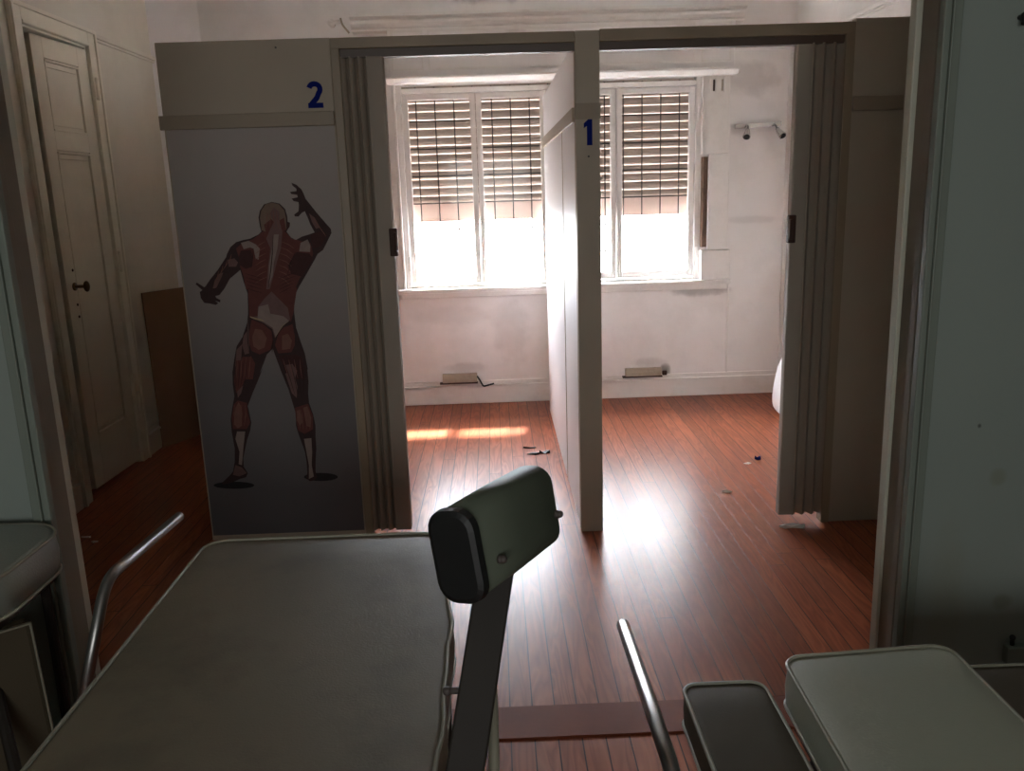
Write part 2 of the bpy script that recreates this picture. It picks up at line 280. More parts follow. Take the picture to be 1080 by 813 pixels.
 ('line', [(-0.9535,1.2535),(-0.9612,1.2152),(-0.9689,1.1819),(-0.9678,1.1817),(-0.9578,1.2147),(-0.9523,1.2534)]),
 ('line', [(-0.7883,1.2345),(-0.8124,1.1939),(-0.8266,1.1493),(-0.8255,1.1489),(-0.8094,1.1927),(-0.7872,1.2339)]),
 ('fibre', [(-0.8789,1.3989),(-0.8889,1.3721),(-0.8961,1.3286),(-0.8952,1.3285),(-0.8864,1.3717),(-0.8781,1.3987)]),
 ('fibre', [(-0.869,1.3985),(-0.8758,1.3716),(-0.8796,1.328),(-0.8787,1.328),(-0.8732,1.3714),(-0.8682,1.3984)]),
 ('fibre', [(-0.8592,1.3982),(-0.8626,1.3711),(-0.863,1.3275),(-0.8621,1.3275),(-0.86,1.3711),(-0.8583,1.3981)]),
 ('fibre', [(-0.8493,1.3978),(-0.8494,1.3705),(-0.8465,1.3269),(-0.8456,1.327),(-0.8467,1.3708),(-0.8484,1.3979)]),
 ('fibre', [(-1.0617,0.8094),(-1.0691,0.7708),(-1.0745,0.7317),(-1.0734,0.7316),(-1.066,0.7705),(-1.0607,0.8093)]),
 ('fibre', [(-0.8771,0.8026),(-0.8697,0.763),(-0.8604,0.7237),(-0.8593,0.724),(-0.8667,0.7638),(-0.876,0.8029)]),
 ('line', [(-1.0672,0.7977),(-1.0749,0.7433),(-1.0812,0.6884),(-1.0803,0.6884),(-1.0726,0.7432),(-1.0664,0.7977)]),
 ('line', [(-0.8701,0.7836),(-0.8564,0.7212),(-0.8417,0.6518),(-0.8409,0.652),(-0.8541,0.7218),(-0.8693,0.7839)]),
 ('fibre', [(-1.0937,0.6195),(-1.1003,0.5777),(-1.0992,0.5285),(-1.0982,0.5286),(-1.0976,0.5778),(-1.0928,0.6194)]),
 ('fibre', [(-0.8372,0.5889),(-0.8365,0.5536),(-0.8331,0.5043),(-0.8321,0.5044),(-0.8337,0.5539),(-0.8363,0.589)]),
 ('fibre', [(-1.0415,1.2344),(-1.0502,1.213),(-1.0672,1.191),(-1.0664,1.1904),(-1.0476,1.2116),(-1.0405,1.2341)]),
 ('fibre', [(-0.7074,1.3659),(-0.6962,1.3433),(-0.6832,1.3241),(-0.6824,1.3246),(-0.6939,1.3446),(-0.7066,1.3664)]),
 ('fibre', [(-1.0433,0.8136),(-1.052,0.7702),(-1.0574,0.7311),(-1.0563,0.731),(-1.049,0.7698),(-1.0422,0.8135)]),
 ('fibre', [(-0.8543,0.8018),(-0.8498,0.7623),(-0.8423,0.7231),(-0.8412,0.7233),(-0.8467,0.763),(-0.8532,0.802)]),
 ('line', [(-1.0539,0.7972),(-1.0616,0.7429),(-1.0718,0.6881),(-1.071,0.688),(-1.0593,0.7426),(-1.0531,0.7972)]),
 ('line', [(-0.8462,0.7828),(-0.8377,0.7206),(-0.8297,0.6514),(-0.8288,0.6515),(-0.8354,0.7211),(-0.8454,0.783)]),
 ('fibre', [(-1.079,0.6189),(-1.0842,0.5772),(-1.087,0.5281),(-1.0861,0.5281),(-1.0815,0.5771),(-1.0781,0.6189)]),
 ('fibre', [(-0.8211,0.5883),(-0.8203,0.5531),(-0.8196,0.5038),(-0.8186,0.5038),(-0.8175,0.5533),(-0.8201,0.5884)]),
 ('fibre', [(-1.0605,1.2128),(-1.0693,1.1903),(-1.0851,1.1693),(-1.0843,1.1687),(-1.0667,1.1889),(-1.0595,1.2126)]),
 ('fibre', [(-0.6987,1.3514),(-0.6873,1.3298),(-0.6763,1.313),(-0.6755,1.3135),(-0.685,1.3312),(-0.6979,1.3519)]),
 ('fibre', [(-1.0248,0.8178),(-1.035,0.7696),(-1.0403,0.7305),(-1.0392,0.7304),(-1.0319,0.7692),(-1.0237,0.8177)]),
 ('fibre', [(-0.8316,0.801),(-0.8298,0.7617),(-0.8241,0.7224),(-0.8231,0.7226),(-0.8267,0.7622),(-0.8305,0.8011)]),
 ('line', [(-1.0407,0.7968),(-1.0483,0.7424),(-1.0625,0.6878),(-1.0617,0.6876),(-1.046,0.7421),(-1.0399,0.7967)]),
 ('line', [(-0.8222,0.782),(-0.819,0.7201),(-0.8176,0.6509),(-0.8168,0.651),(-0.8167,0.7203),(-0.8214,0.7821)]),
 ('fibre', [(-1.0643,0.6184),(-1.0681,0.5766),(-1.0749,0.5277),(-1.0739,0.5276),(-1.0653,0.5765),(-1.0633,0.6184)]),
 ('fibre', [(-0.8049,0.5877),(-0.8041,0.5525),(-0.806,0.5033),(-0.8051,0.5033),(-0.8013,0.5526),(-0.8039,0.5878)]),
 ('fibre', [(-1.0795,1.1912),(-1.0885,1.1675),(-1.1031,1.1475),(-1.1023,1.1469),(-1.0858,1.1662),(-1.0785,1.191)]),
 ('fibre', [(-0.6899,1.337),(-0.6784,1.3164),(-0.6695,1.3018),(-0.6687,1.3022),(-0.6761,1.3178),(-0.6891,1.3374)]),
 ('fibre', [(-1.0063,0.822),(-1.0179,0.7689),(-1.0232,0.7299),(-1.0221,0.7297),(-1.0148,0.7686),(-1.0053,0.8219)]),
 ('fibre', [(-0.8088,0.8002),(-0.8098,0.7611),(-0.806,0.7218),(-0.8049,0.7219),(-0.8067,0.7614),(-0.8077,0.8003)]),
 ('line', [(-1.0274,0.7963),(-1.035,0.742),(-1.0531,0.6875),(-1.0523,0.6873),(-1.0327,0.7416),(-1.0266,0.7962)]),
 ('line', [(-0.7983,0.7811),(-0.8004,0.7195),(-0.8055,0.6505),(-0.8047,0.6505),(-0.798,0.7195),(-0.7975,0.7812)]),
 ('fibre', [(-1.0495,0.6178),(-1.0519,0.5761),(-1.0627,0.5273),(-1.0618,0.5271),(-1.0492,0.5758),(-1.0486,0.6178)]),
 ('fibre', [(-0.7887,0.5871),(-0.7879,0.552),(-0.7925,0.5028),(-0.7915,0.5027),(-0.7851,0.552),(-0.7878,0.5872)]),
 ('fibre', [(-1.0985,1.1695),(-1.1077,1.1446),(-1.1211,1.1257),(-1.1203,1.1251),(-1.105,1.1434),(-1.0975,1.1693)]),
 ('fibre', [(-0.6811,1.3224),(-0.6695,1.303),(-0.6626,1.2906),(-0.6618,1.291),(-0.6672,1.3043),(-0.6803,1.3229)]),
 ('mid', [(-1.0029,0.9708),(-1.0074,0.9136),(-1.0106,0.8463),(-1.0094,0.8463),(-1.0039,0.9136),(-1.0016,0.9708)]),
 ('line', [(-0.9094,0.891),(-0.9149,0.8624),(-0.9181,0.8334),(-0.9167,0.8332),(-0.9107,0.862),(-0.9079,0.8909)]),
 ('cream', [(-0.8389,0.9596),(-0.8644,0.9428),(-0.8832,0.9194),(-0.8991,0.8956),(-0.8985,0.8952),(-0.8817,0.9183),(-0.8632,0.9414),(-0.8385,0.9591)]),
]

# ------------------------------------------------------------------ palette
WALLW = (222, 218, 212)
M_wall  = mat('white wall paint', WALLW, .8, .05, 3, dirt=(150,138,125), dscale=1.6, damt=.35, bump=.15, bscale=25)
M_back  = mat('white wall paint of the window wall', (236,232,229), .75, .05, 3, dirt=(158,148,138), dscale=2.1, damt=.25, bump=.15, bscale=25)
M_left  = mat('cream wall paint', (212,205,188), .7, .05, 3, dirt=(160,150,130), dscale=1.5, damt=.35, bump=.12, bscale=25)
M_ceil  = mat('ceiling paint', (232,230,226), .85, .05, 3)
M_green = mat('grey green wall paint', (130,139,132), .6, .05, 1.6, dirt=(128,134,124), dscale=1.1, damt=.35, bump=.08, bscale=12)
M_gcase = mat('grey green casing paint', (112,120,110), .6, .06, 5)
M_jamb  = mat('pale jamb paint', (184,184,168), .75, .06, 5)
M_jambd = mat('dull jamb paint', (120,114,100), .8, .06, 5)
M_trim  = mat('white gloss trim paint', (232,228,223), .5, .05, 5, dirt=(165,156,146), dscale=5, damt=.35)
M_door  = mat('cream door paint', (224,216,196), .5, .06, 4, dirt=(180,170,148), dscale=2.5, damt=.4)
M_part  = mat('greige partition paint', (160,147,130), .55, .04, 4, bump=.05, bscale=60)
M_rail  = mat('brown beige rail paint', (140,126,108), .5, .05, 6)
M_frame = mat('brown beige frame paint', (138,122,100), .45, .06, 6)
M_track = mat('dark brown track', (84,68,56), .45, .08, 8)
M_div   = mat('off white divider board', (234,232,233), .5, .03, 3)
M_fold  = mat('grey beige folding door vinyl', (156,145,131), .8, .04, 8)
M_fold2 = mat('smooth grey beige door post', (150,140,128), .8, .04, 8)
M_brown = mat('dark brown plastic', (66,48,40), .6, .08, 30, spec=.2)
M_blue  = mat('blue vinyl digit', (12,26,100), .8, .04, 30, spec=.1)
M_vinyl = mat('grey green vinyl', (104,95,77), .65, .07, 5, dirt=(66,60,48), dscale=3.2, damt=.8, bump=.12, bscale=260)
M_vdark = mat('dark grey vinyl', (74,67,54), .65, .07, 6, spec=.06, bump=.12, bscale=260)
M_vlite = mat('sage grey vinyl', (136,138,122), .45, .05, 4, bump=.12, bscale=200)
M_vroll = mat('dark green grey vinyl', (84,90,78), .6, .06, 9, bump=.1, spec=.12, bscale=200)
M_stool = mat('blue grey vinyl', (120,126,118), .4, .05, 6, bump=.15, bscale=200)
M_pipe  = mat('pale piping', (132,130,114), .45, .05, 20)
M_black = mat('black plastic cap', (14,14,15), .5, .1, 20)
M_steel = mat('dark painted steel', (36,31,26), .6, .1, 20, spec=.2)
M_chrome= mat('chrome', (128,127,125), .34, .03, 10, metal=1)
M_bright= mat('polished chrome', (215,213,210), .2, .03, 10, metal=1)
M_board = mat('brown hardboard', (146,112,84), .8, .08, 5, spec=.1)
M_shut  = mat('beige shutter slat', (160,142,130), .5, .06, 12, dirt=(130,112,98), dscale=9, damt=.4)
def translucent(m, fac):
    """Thin plastic: part of the daylight behind it comes through."""
    nt = m.node_tree; N = nt.nodes; L = nt.links; b = N['Principled BSDF']
    t = N.new('ShaderNodeBsdfTranslucent'); mx = N.new('ShaderNodeMixShader'); mx.inputs[0].default_value = fac
    L.new(b.inputs['Base Color'].links[0].from_socket, t.inputs[0])
    L.new(b.outputs[0], mx.inputs[1]); L.new(t.outputs[0], mx.inputs[2]); L.new(mx.outputs[0], N['Material Output'].inputs[0])
translucent(M_shut, .007)
M_joint = mat('thin slat joint', (214,198,186), .6, .2, 30); translucent(M_joint, .016)
M_band = mat('pale shutter end band', (214,192,180), .6, .1, 8); translucent(M_band, .06)
M_iron  = mat('dark window grille iron', (66,58,54), .6, .1, 20)
M_brass = mat('dull brass', (110,92,62), .35, .1, 30, metal=.9)
M_strap = mat('worn brown strap', (128,104,88), .8, .25, 40, dirt=(60,44,36), dscale=20, damt=.7)
M_mattr = mat('white cover cloth', (226,224,222), .8, .03, 6)
M_out   = mat('grey asphalt', (108,107,106), .8, .05, 2)
M_blocker = mat('white blocker render', (226,222,216), .8, .04, 2)
M_dust  = mat('dusty beige plastic', (176,164,146), .6, .1, 20, dirt=(120,104,88), dscale=12, damt=.5)
M_paper = mat('white paper scrap', (225,222,215), .8, .05, 30)

# poster print: a plain printed grey that runs from light at the top of the sheet to dark at its foot
def poster_mat():
    m = mat('poster print grey', (120,120,122), .7, .03, 3, spec=.2)
    nt = m.node_tree; N = nt.nodes; L = nt.links; b = N['Principled BSDF']
    tc = N.new('ShaderNodeTexCoord'); sp = N.new('ShaderNodeSeparateXYZ'); L.new(tc.outputs['Object'], sp.inputs[0])
    cr = N.new('ShaderNodeValToRGB'); mr = N.new('ShaderNodeMapRange'); mr.inputs[1].default_value = 0; mr.inputs[2].default_value = 1.66
    L.new(sp.outputs[2], mr.inputs[0]); L.new(mr.outputs[0], cr.inputs[0])
    e = cr.color_ramp.elements; e[0].position = 0; e[0].color = srgb((92,88,90)); e[1].position = 1; e[1].color = srgb((160,152,147))
    x = e.new(.4); x.color = srgb((111,107,106))
    x = e.new(.62); x.color = srgb((139,132,129))
    L.new(cr.outputs[0], b.inputs['Base Color'])
    return m
M_poster = poster_mat()

def floor_mat():
    m = bpy.data.materials.new('varnished narrow floorboards'); m.use_nodes = True
    nt = m.node_tree; N = nt.nodes; L = nt.links; b = N['Principled BSDF']
    def math_(op, a, bb=None, c=None):
        n = N.new('ShaderNodeMath'); n.operation = op
        for i, v in enumerate((a, bb, c)):
            if v is None: continue
            if isinstance(v, (int, float)): n.inputs[i].default_value = v
            else: L.new(v, n.inputs[i])
        return n.outputs[0]
    tc = N.new('ShaderNodeTexCoord'); sp = N.new('ShaderNodeSeparateXYZ'); L.new(tc.outputs['Object'], sp.inputs[0])
    X, Y = sp.outputs[0], sp.outputs[1]
    u = math_('DIVIDE', X, .064); idx = math_('FLOOR', u); fr = math_('FRACT', u)
    wn = N.new('ShaderNodeTexWhiteNoise'); wn.noise_dimensions = '1D'; L.new(idx, wn.inputs['W'])
    v = math_('ADD', math_('DIVIDE', Y, 3.6), math_('MULTIPLY', wn.outputs['Value'], 5)); seg = math_('FLOOR', v); vf = math_('FRACT', v)
    cmb = N.new('ShaderNodeCombineXYZ'); L.new(idx, cmb.inputs[0]); L.new(seg, cmb.inputs[1])
    w2 = N.new('ShaderNodeTexWhiteNoise'); w2.noise_dimensions = '2D'; L.new(cmb.outputs[0], w2.inputs['Vector'])
    # grain, drawn out along the board and different on each
    gv = N.new('ShaderNodeCombineXYZ')
    L.new(math_('MULTIPLY', X, 20), gv.inputs[0]); L.new(math_('MULTIPLY', Y, 2.2), gv.inputs[1]); L.new(math_('MULTIPLY', w2.outputs['Value'], 37), gv.inputs[2])
    g = N.new('ShaderNodeTexNoise'); g.inputs['Scale'].default_value = 1; g.inputs['Detail'].default_value = 1.5; g.inputs['Distortion'].default_value = .6
    L.new(gv.outputs[0], g.inputs['Vector'])
    rings = math_('FRACT', math_('MULTIPLY', g.outputs['Fac'], 6))
    ring2 = math_('ABSOLUTE', math_('SUBTRACT', rings, .5))
    ramp = N.new('ShaderNodeValToRGB'); L.new(w2.outputs['Value'], ramp.inputs[0])
    e = ramp.color_ramp.elements; e[0].color = srgb((145,80,53)); e[1].color = srgb((172,98,66))
    x = e.new(.5); x.color = srgb((158,87,58))
    mg = N.new('ShaderNodeMix'); mg.data_type = 'RGBA'; L.new(math_('MULTIPLY', ring2, 1.25), mg.inputs[0])
    L.new(ramp.outputs[0], mg.inputs[6]); mg.inputs[7].default_value = srgb((104,50,30))
    # wear: greyed varnish in large patches
    wv = N.new('ShaderNodeTexNoise'); wv.inputs['Scale'].default_value = 1; wv.inputs['Detail'].default_value = 2.5; wv.inputs['Roughness'].default_value = .5
    sv = N.new('ShaderNodeCombineXYZ'); L.new(math_('MULTIPLY', X, 5), sv.inputs[0]); L.new(math_('MULTIPLY', Y, 1.5), sv.inputs[1]); L.new(sv.outputs[0], wv.inputs['Vector'])
    wr = N.new('ShaderNodeMapRange'); wr.inputs[1].default_value = .42; wr.inputs[2].default_value = .82; wr.inputs[4].default_value = .45; L.new(wv.outputs['Fac'], wr.inputs[0])
    mw = N.new('ShaderNodeMix'); mw.data_type = 'RGBA'; L.new(wr.outputs[0], mw.inputs[0]); L.new(mg.outputs[2], mw.inputs[6]); mw.inputs[7].default_value = srgb((132,88,66))
    # joints
    gap = math_('LESS_THAN', math_('MINIMUM', fr, math_('SUBTRACT', 1, fr)), .028)
    gap2 = math_('LESS_THAN', vf, .0010)
    gp = math_('MAXIMUM', gap, gap2)
    mj = N.new('ShaderNodeMix'); mj.data_type = 'RGBA'; L.new(math_('MULTIPLY', gp, .95), mj.inputs[0]); L.new(mw.outputs[2], mj.inputs[6]); mj.inputs[7].default_value = srgb((40,20,14))
    L.new(mj.outputs[2], b.inputs['Base Color'])
    rr = N.new('ShaderNodeMapRange'); rr.inputs[1].default_value = .3; rr.inputs[2].default_value = .7; rr.inputs[3].default_value = .285; rr.inputs[4].default_value = .31
    L.new(wv.outputs['Fac'], rr.inputs[0]); L.new(math_('ADD', rr.outputs[0], math_('MULTIPLY', g.outputs['Fac'], .03)), b.inputs['Roughness'])
    b.inputs['Specular IOR Level'].default_value = .2
    bp = N.new('ShaderNodeBump'); bp.inputs['Strength'].default_value = .35; bp.inputs['Distance'].default_value = .003
    h = math_('ADD', math_('MULTIPLY', gp, -1), math_('ADD', math_('MULTIPLY', g.outputs['Fac'], .25), math_('MULTIPLY', w2.outputs['Value'], .25)))
    L.new(h, bp.inputs['Height']); L.new(bp.outputs[0], b.inputs['Normal'])
    return m
M_floor = floor_mat()
M_thres = mat('threshold board', (112,52,27), .6, .3, 7, bump=.1, bscale=60, spec=.12)

def glass_mat(name, tint):
    m = bpy.data.materials.new(name); m.use_nodes = True; nt = m.node_tree; N = nt.nodes; L = nt.links
    N.remove(N['Principled BSDF']); t = N.new('ShaderNodeBsdfTransparent'); g = N.new('ShaderNodeBsdfGlossy'); g.inputs['Roughness'].default_value = .02
    mx = N.new('ShaderNodeMixShader'); mx.inputs[0].default_value = .012; t.inputs[0].default_value = tint; L.new(t.outputs[0], mx.inputs[1]); L.new(g.outputs[0], mx.inputs[2])
    L.new(mx.outputs[0], N['Material Output'].inputs[0]); return m
M_glass = glass_mat('window glass', (1, 1, 1, 1)); M_glass2 = glass_mat('dim tinted fill glass', (.305, .298, .283, 1))

# stains with shapes of their own
spots(M_back, [(-.22,.25,.15,.045,(140,130,124),.3), (1.06,.245,.13,.04,(136,126,120),.3), (1.17,.19,.04,.05,(70,60,52),.6),
               (-.1,2.75,.28,.13,(126,118,110),.7), (.18,2.72,.06,.12,(110,102,94),.6), (-.3,.62,.3,.07,(166,156,148),.2), (1.4,.73,.2,.04,(120,112,104),.5),
               (.1,.5,.14,.25,(180,172,166),.35), (1.75,1.2,.2,.03,(150,140,130),.2), (1.72,2.1,.2,.12,(150,142,134),.35)])
spots(M_green, [(1.196,.839,.006,.007,(50,50,50),.9), (1.255,.702,.024,.026,(118,122,108),.7), (1.301,.354,.028,.024,(112,116,104),.7),
                (1.29,1.05,.03,.05,(132,140,132),.5), (1.15,.35,.05,.3,(128,132,120),.5)])

# ------------------------------------------------------------------ the setting
FY, BY, WL, WR = 3.442, 5.80, -2.06, 2.0
O0 = (0, 0, 0)
structure(build('floor', MB().box(-2.5, 2.5, -2.6, 6.0, -.1, 0), M_floor, origin=O0))
structure(build('ceiling', MB().box(-2.5, 2.5, -2.6, 6.0, 3.0, 3.1), M_ceil, origin=O0))
# threshold board lying across the doorway
m = MB().box(-1.14, 1.05, 2.03, 2.175, 0, .004).box(-1.14, 1.05, 2.023, 2.03, 0, .001)
structure(build('trim_1', m, M_thres, bevel=.002))
# window wall with its opening and the slanted corner on the left
WX0, WX1, WZ0, WZ1 = -.60, 1.385, .80, 2.13
m = MB()
m.box(-2.5, WX0, BY, 6.0, 0, 3.0).box(WX1, 2.5, BY, 6.0, 0, 3.0).box(WX0, WX1, BY, 6.0, 0, WZ0).box(WX0, WX1, BY, 6.0, WZ1, 3.0)
structure(build('wall_back', m, M_back, origin=O0))
structure(build('wall_left_corner', MB().prism([(WL, 5.6), (-1.81, 5.80), (WL, 5.80)], 0, 3.0), M_back, origin=O0))
# left wall with door recess
DY0, DY1, DZ = 4.06, 4.70, 2.235
m = MB().box(WL-.14, WL, 2.0, DY0, 0, 3.0).box(WL-.14, WL, DY1, 5.82, 0, 3.0).box(WL-.14, WL, DY0, DY1, DZ, 3.0).box(WL-.42, WL-.38, 3.9, 4.9, 0, 3.0)
m.box(WL-.42, WL-.14, 3.9, DY0, 0, 3.0).box(WL-.42, WL-.14, DY1, 4.9, 0, 3.0)
structure(build('wall_left', m, M_left, origin=O0))
structure(build('wall_right', MB().box(WR, WR+.2, 2.0, 5.82, 0, 3.0), M_wall, origin=O0))
# picture rails (thin painted mouldings)
m = MB()
m.box(WL, WL+.018, DY1+.1, 5.62, 2.29, 2.315).box(WL, WL+.012, DY1+.1, 5.62, 2.275, 2.29)
structure(build('trim_2', m, M_left, bevel=.004))
m = MB().box(WR-.018, WR, 2.2, 5.8, 2.29, 2.315).box(WR-.012, WR, 2.2, 5.8, 2.275, 2.29)
structure(build('trim_3', m, M_wall, bevel=.004))
m = MB().box(1.955, 1.972, 5.785, 5.80, .16, 2.275).box(1.60, 1.972, 5.785, 5.80, 2.275, 2.298)
structure(build('trim_7', m, M_back, bevel=.003))
# baseboards
def base(name, x0, x1, y0, y1, ax, side, mt):
    m = MB()
    if ax == 'x':
        m.box(x0, x1, y0-.018, y0, 0, .125).box(x0, x1, y0-.026, y0, .118, .132).box(x0, x1, y0-.012, y0, .132, .16)
    else:
        s = side; a = sorted((x0, x0+.018*s)); b_ = sorted((x0, x0+.026*s)); c = sorted((x0, x0+.012*s))
        m.box(a[0], a[1], y0, y1, 0, .125).box(b_[0], b_[1], y0, y1, .118, .132).box(c[0], c[1], y0, y1, .132, .16)
    return structure(build(name, m, mt, bevel=.003))
base('baseboard_back', -1.81, WR, BY, 0, 'x', 0, M_trim)
base('baseboard_right', WR, 0, 3.5, BY-.02, 'y', -1, M_trim)
base('baseboard_left', WL, 0, 2.2, DY0-.095, 'y', 1, M_left)
base('baseboard_left_far', WL, 0, DY1+.1, 5.6, 'y', 1, M_left)

# front wall between the two rooms, with the wide doorway
m = MB()
m.box(-2.5, -1.165, 2.02, 2.18, 0, 3.0).box(1.06, 2.5, 2.02, 2.18, 0, 3.0).box(-1.165, 1.06, 2.02, 2.18, 2.42, 3.0)
structure(build('wall_front', m, M_green, origin=O0))
# door lining: outer casing, lining, inner lip
m = MB().box(1.016, 1.058, 1.995, 2.02, 0, 2.46).box(-1.158, -1.113, 1.995, 2.02, 0, 2.46).box(-1.158, 1.058, 1.995, 2.02, 2.42, 2.46)
m.box(1.03, 1.036, 1.985, 1.996, 0, 2.42).box(-1.135, -1.129, 1.985, 1.996, 0, 2.42)
structure(build('trim_4', m, M_gcase, bevel=.004))
m = MB().box(1.04, 1.06, 2.02, 2.15, 0, 2.42).box(-1.165, -1.145, 2.02, 2.15, 0, 2.42).box(-1.145, 1.04, 2.02, 2.15, 2.40, 2.42)
m.box(1.034, 1.04, 2.06, 2.09, 0, 2.40).box(-1.145, -1.139, 2.06, 2.09, 0, 2.40)
structure(build('trim_5', m, M_jambd, bevel=.003))
m = MB()
m.add([(1.034,2.15,0),(1.07,2.15,0),(1.07,2.185,0),(1.034,2.185,0),(1.024,2.15,2.42),(1.075,2.15,2.42),(1.075,2.185,2.42),(1.024,2.185,2.42)],
      [(0,3,2,1),(4,5,6,7),(0,1,5,4),(1,2,6,5),(2,3,7,6),(3,0,4,7)])
m.box(-1.205, -1.148, 2.15, 2.185, 0, 2.42).box(-1.205, 1.075, 2.15, 2.185, 2.40, 2.44)
structure(build('trim_6', m, M_jamb, bevel=.003))
# the near room round the camera
structure(build('wall_near_left', MB().box(-2.3, -2.2, -2.5, 2.02, 0, 3.0), M_green, origin=O0))
structure(build('wall_near_right', MB().box(2.2, 2.3, -2.5, 2.02, 0, 3.0), M_green, origin=O0))
RX0, RX1, RZ0, RZ1 = FILLWIN
m = MB().box(-2.3, RX0, -2.6, -2.4, 0, 3.0).box(RX1, 2.3, -2.6, -2.4, 0, 3.0).box(RX0, RX1, -2.6, -2.4, 0, RZ0).box(RX0, RX1, -2.6, -2.4, RZ1, 3.0)
structure(build('wall_near_back', m, M_green, origin=O0))
w2 = structure(thing('fill_window', 'added window behind the camera filling the near room with light', 'window', ((RX0+RX1)/2, -2.5, RZ0)))  # added unseen window, sized and tinted to give the near room fill light
m = MB().box(RX0, RX0+.05, -2.5, -2.45, RZ0, RZ1).box(RX1-.05, RX1, -2.5, -2.45, RZ0, RZ1).box(RX0+.05, RX1-.05, -2.5, -2.45, RZ0, RZ0+.05).box(RX0+.05, RX1-.05, -2.5, -2.45, RZ1-.05, RZ1)
build('window_frame', m, M_trim, w2)
build('pane', MB().box(RX0+.05, RX1-.05, -2.478, -2.474, RZ0+.05, RZ1-.05), M_glass2, w2)
for k in ('label', 'category'): del w2[k]

# ------------------------------------------------------------------ door_1 in the left wall, standing slightly ajar
d = structure(thing('door_1', 'x', 'x', (WL, (DY0+DY1)/2, 0)))
for k in ('label', 'category'): del d[k]
m = MB()
for (a, b_) in ((DY0-.085, DY0), (DY1, DY1+.085)):
    m.box(WL, WL+.02, a, b_, 0, DZ+.085)
    e = a if a < DY0-.01 else b_-.02
    m.box(WL+.02, WL+.03, e, e+.02, 0, DZ+.085)
m.box(WL, WL+.02, DY0, DY1, DZ, DZ+.085).box(WL+.02, WL+.03, DY0-.085, DY1+.085, DZ+.065, DZ+.085).box(WL+.02, WL+.026, DY0, DY1, DZ, DZ+.014)
m.box(WL-.12, WL, DY0-.001, DY0+.01, 0, DZ).box(WL-.12, WL, DY1-.01, DY1+.001, 0, DZ).box(WL-.12, WL, DY0, DY1, DZ-.01, DZ)
build('door_frame', m, M_door, d, bevel=.003)
HP = Vector((WL+.005, DY1-.012, 0)); ANG = math.radians(-2.6)
W = .505
def leafbox(mb, u0, u1, v0, v1, z0, z1, mi=0):       # u: from hinge towards the free edge, v: thickness out of the wall
    mb.box(HP.x-.04+v0, HP.x-.04+v1, HP.y-u1, HP.y-u0, z0, z1, mi)
m = MB(); T = .040
leafbox(m, 0, W, .006, T-.010, .02, 2.215)
st = .095
leafbox(m, 0, st, 0, T, .02, 2.215); leafbox(m, W-st, W, 0, T, .02, 2.215)
for z0, z1 in ((.02, .285), (1.70, 1.79), (2.12, 2.215)): leafbox(m, st, W-st, 0, T, z0, z1)
for z in (.285, 1.685, 1.79, 2.105): leafbox(m, st, W-st, 0, T+.004, z, z+.010)
for z in (.31, 1.66, 1.815, 2.08): leafbox(m, st+.02, W-st-.02, 0, T-.004, z, z+.008)
for u in (st, W-st-.01): leafbox(m, u, u+.01, 0, T+.002, .29, 1.69); leafbox(m, u, u+.01, 0, T+.002, 1.79, 2.11)
leaf = build('door_leaf', m.rot(HP, ANG), M_door, d, bevel=.002)
m = MB(); hz = 1.05; hy = HP.y-W+.07; hx = HP.x-.04+T
m.tube([(hx, hy, hz), (hx+.006, hy, hz)], .020, 16)
m.tube([(hx, hy, hz), (hx+.055, hy, hz)], .008, 10)
m.sphere((hx+.062, hy, hz), .026, 16, sc=(.55, .75, 1.05))
m.rot(HP, ANG); build('door_handle', m, M_brass, leaf, smooth=True, label='dull brass door handle')
m = MB()
for z in (1.13, .96, .90): m.tube([(hx-.001, hy+.005, z), (hx+.002, hy+.005, z)], .007, 10)
m.rot(HP, ANG); build('keyhole', m, M_brown, leaf)
for z in (2.02, 1.13, .35):
    m = MB().tube([(WL+.034, DY1+.002, z-.05), (WL+.034, DY1+.002, z+.05)], .010, 10); m.sphere((WL+.034, DY1+.002, z+.055), .009); m.box(WL+.018, WL+.03, DY1-.02, DY1+.024, z-.04, z+.04)
    build('hinge', m, M_door, d, smooth=False)

# ------------------------------------------------------------------ window_1 in the window wall
w = structure(thing('window_1', 'x', 'x', ((WX0+WX1)/2, BY, WZ0)))
for k in ('label', 'category'): del w[k]
m = MB()
m.box(WX0, WX0+.035, 5.80, 5.87, WZ0, WZ1).box(WX1-.03, WX1, 5.80, 5.87, WZ0, WZ1).box(WX0+.035, WX1-.03, 5.80, 5.87, WZ1-.058, WZ1-.026).box(WX0+.035, WX1-.03, 5.80, 5.87, WZ0, WZ0+.03)
m.box(.372, .402, 5.80, 5.87, WZ0+.03, WZ1-.035)
build('window_frame', m, M_trim, w, bevel=.004)
m = MB().box(-.70, -.60, 5.775, 5.80, WZ0, WZ1).box(-.618, -.60, 5.768, 5.776, WZ0, WZ1)
build('architrave', m, M_trim, w, bevel=.004)
leafs = [(-.562, -.088), (-.084, .370), (.404, .832), (.836, 1.352)]
for (a, b_) in leafs:
    z0, z1 = WZ0+.035, WZ1-.062; s = .036
    m = MB().box(a, a+s, 5.812, 5.85, z0, z1).box(b_-s, b_, 5.812, 5.85, z0, z1).box(a+s, b_-s, 5.812, 5.85, z0, z0+.045).box(a+s, b_-s, 5.812, 5.85, z1-s, z1)
    c = build('casement', m, M_trim, w, bevel=.004)
    build('pane', MB().box(a+s-.004, b_-s+.004, 5.832, 5.835, z0+.04, z1-s+.004), M_glass, c)
for x, zz in ((-.565, (1.90, .98)), (1.372, (1.90, .98))):
    for z in zz:
        m = MB().tube([(x, 5.797, z-.05), (x, 5.797, z+.05)], .009, 8); m.box(x-.02, x+.02, 5.798, 5.803, z-.045, z+.045)
        build('hinge', m, M_trim, w)
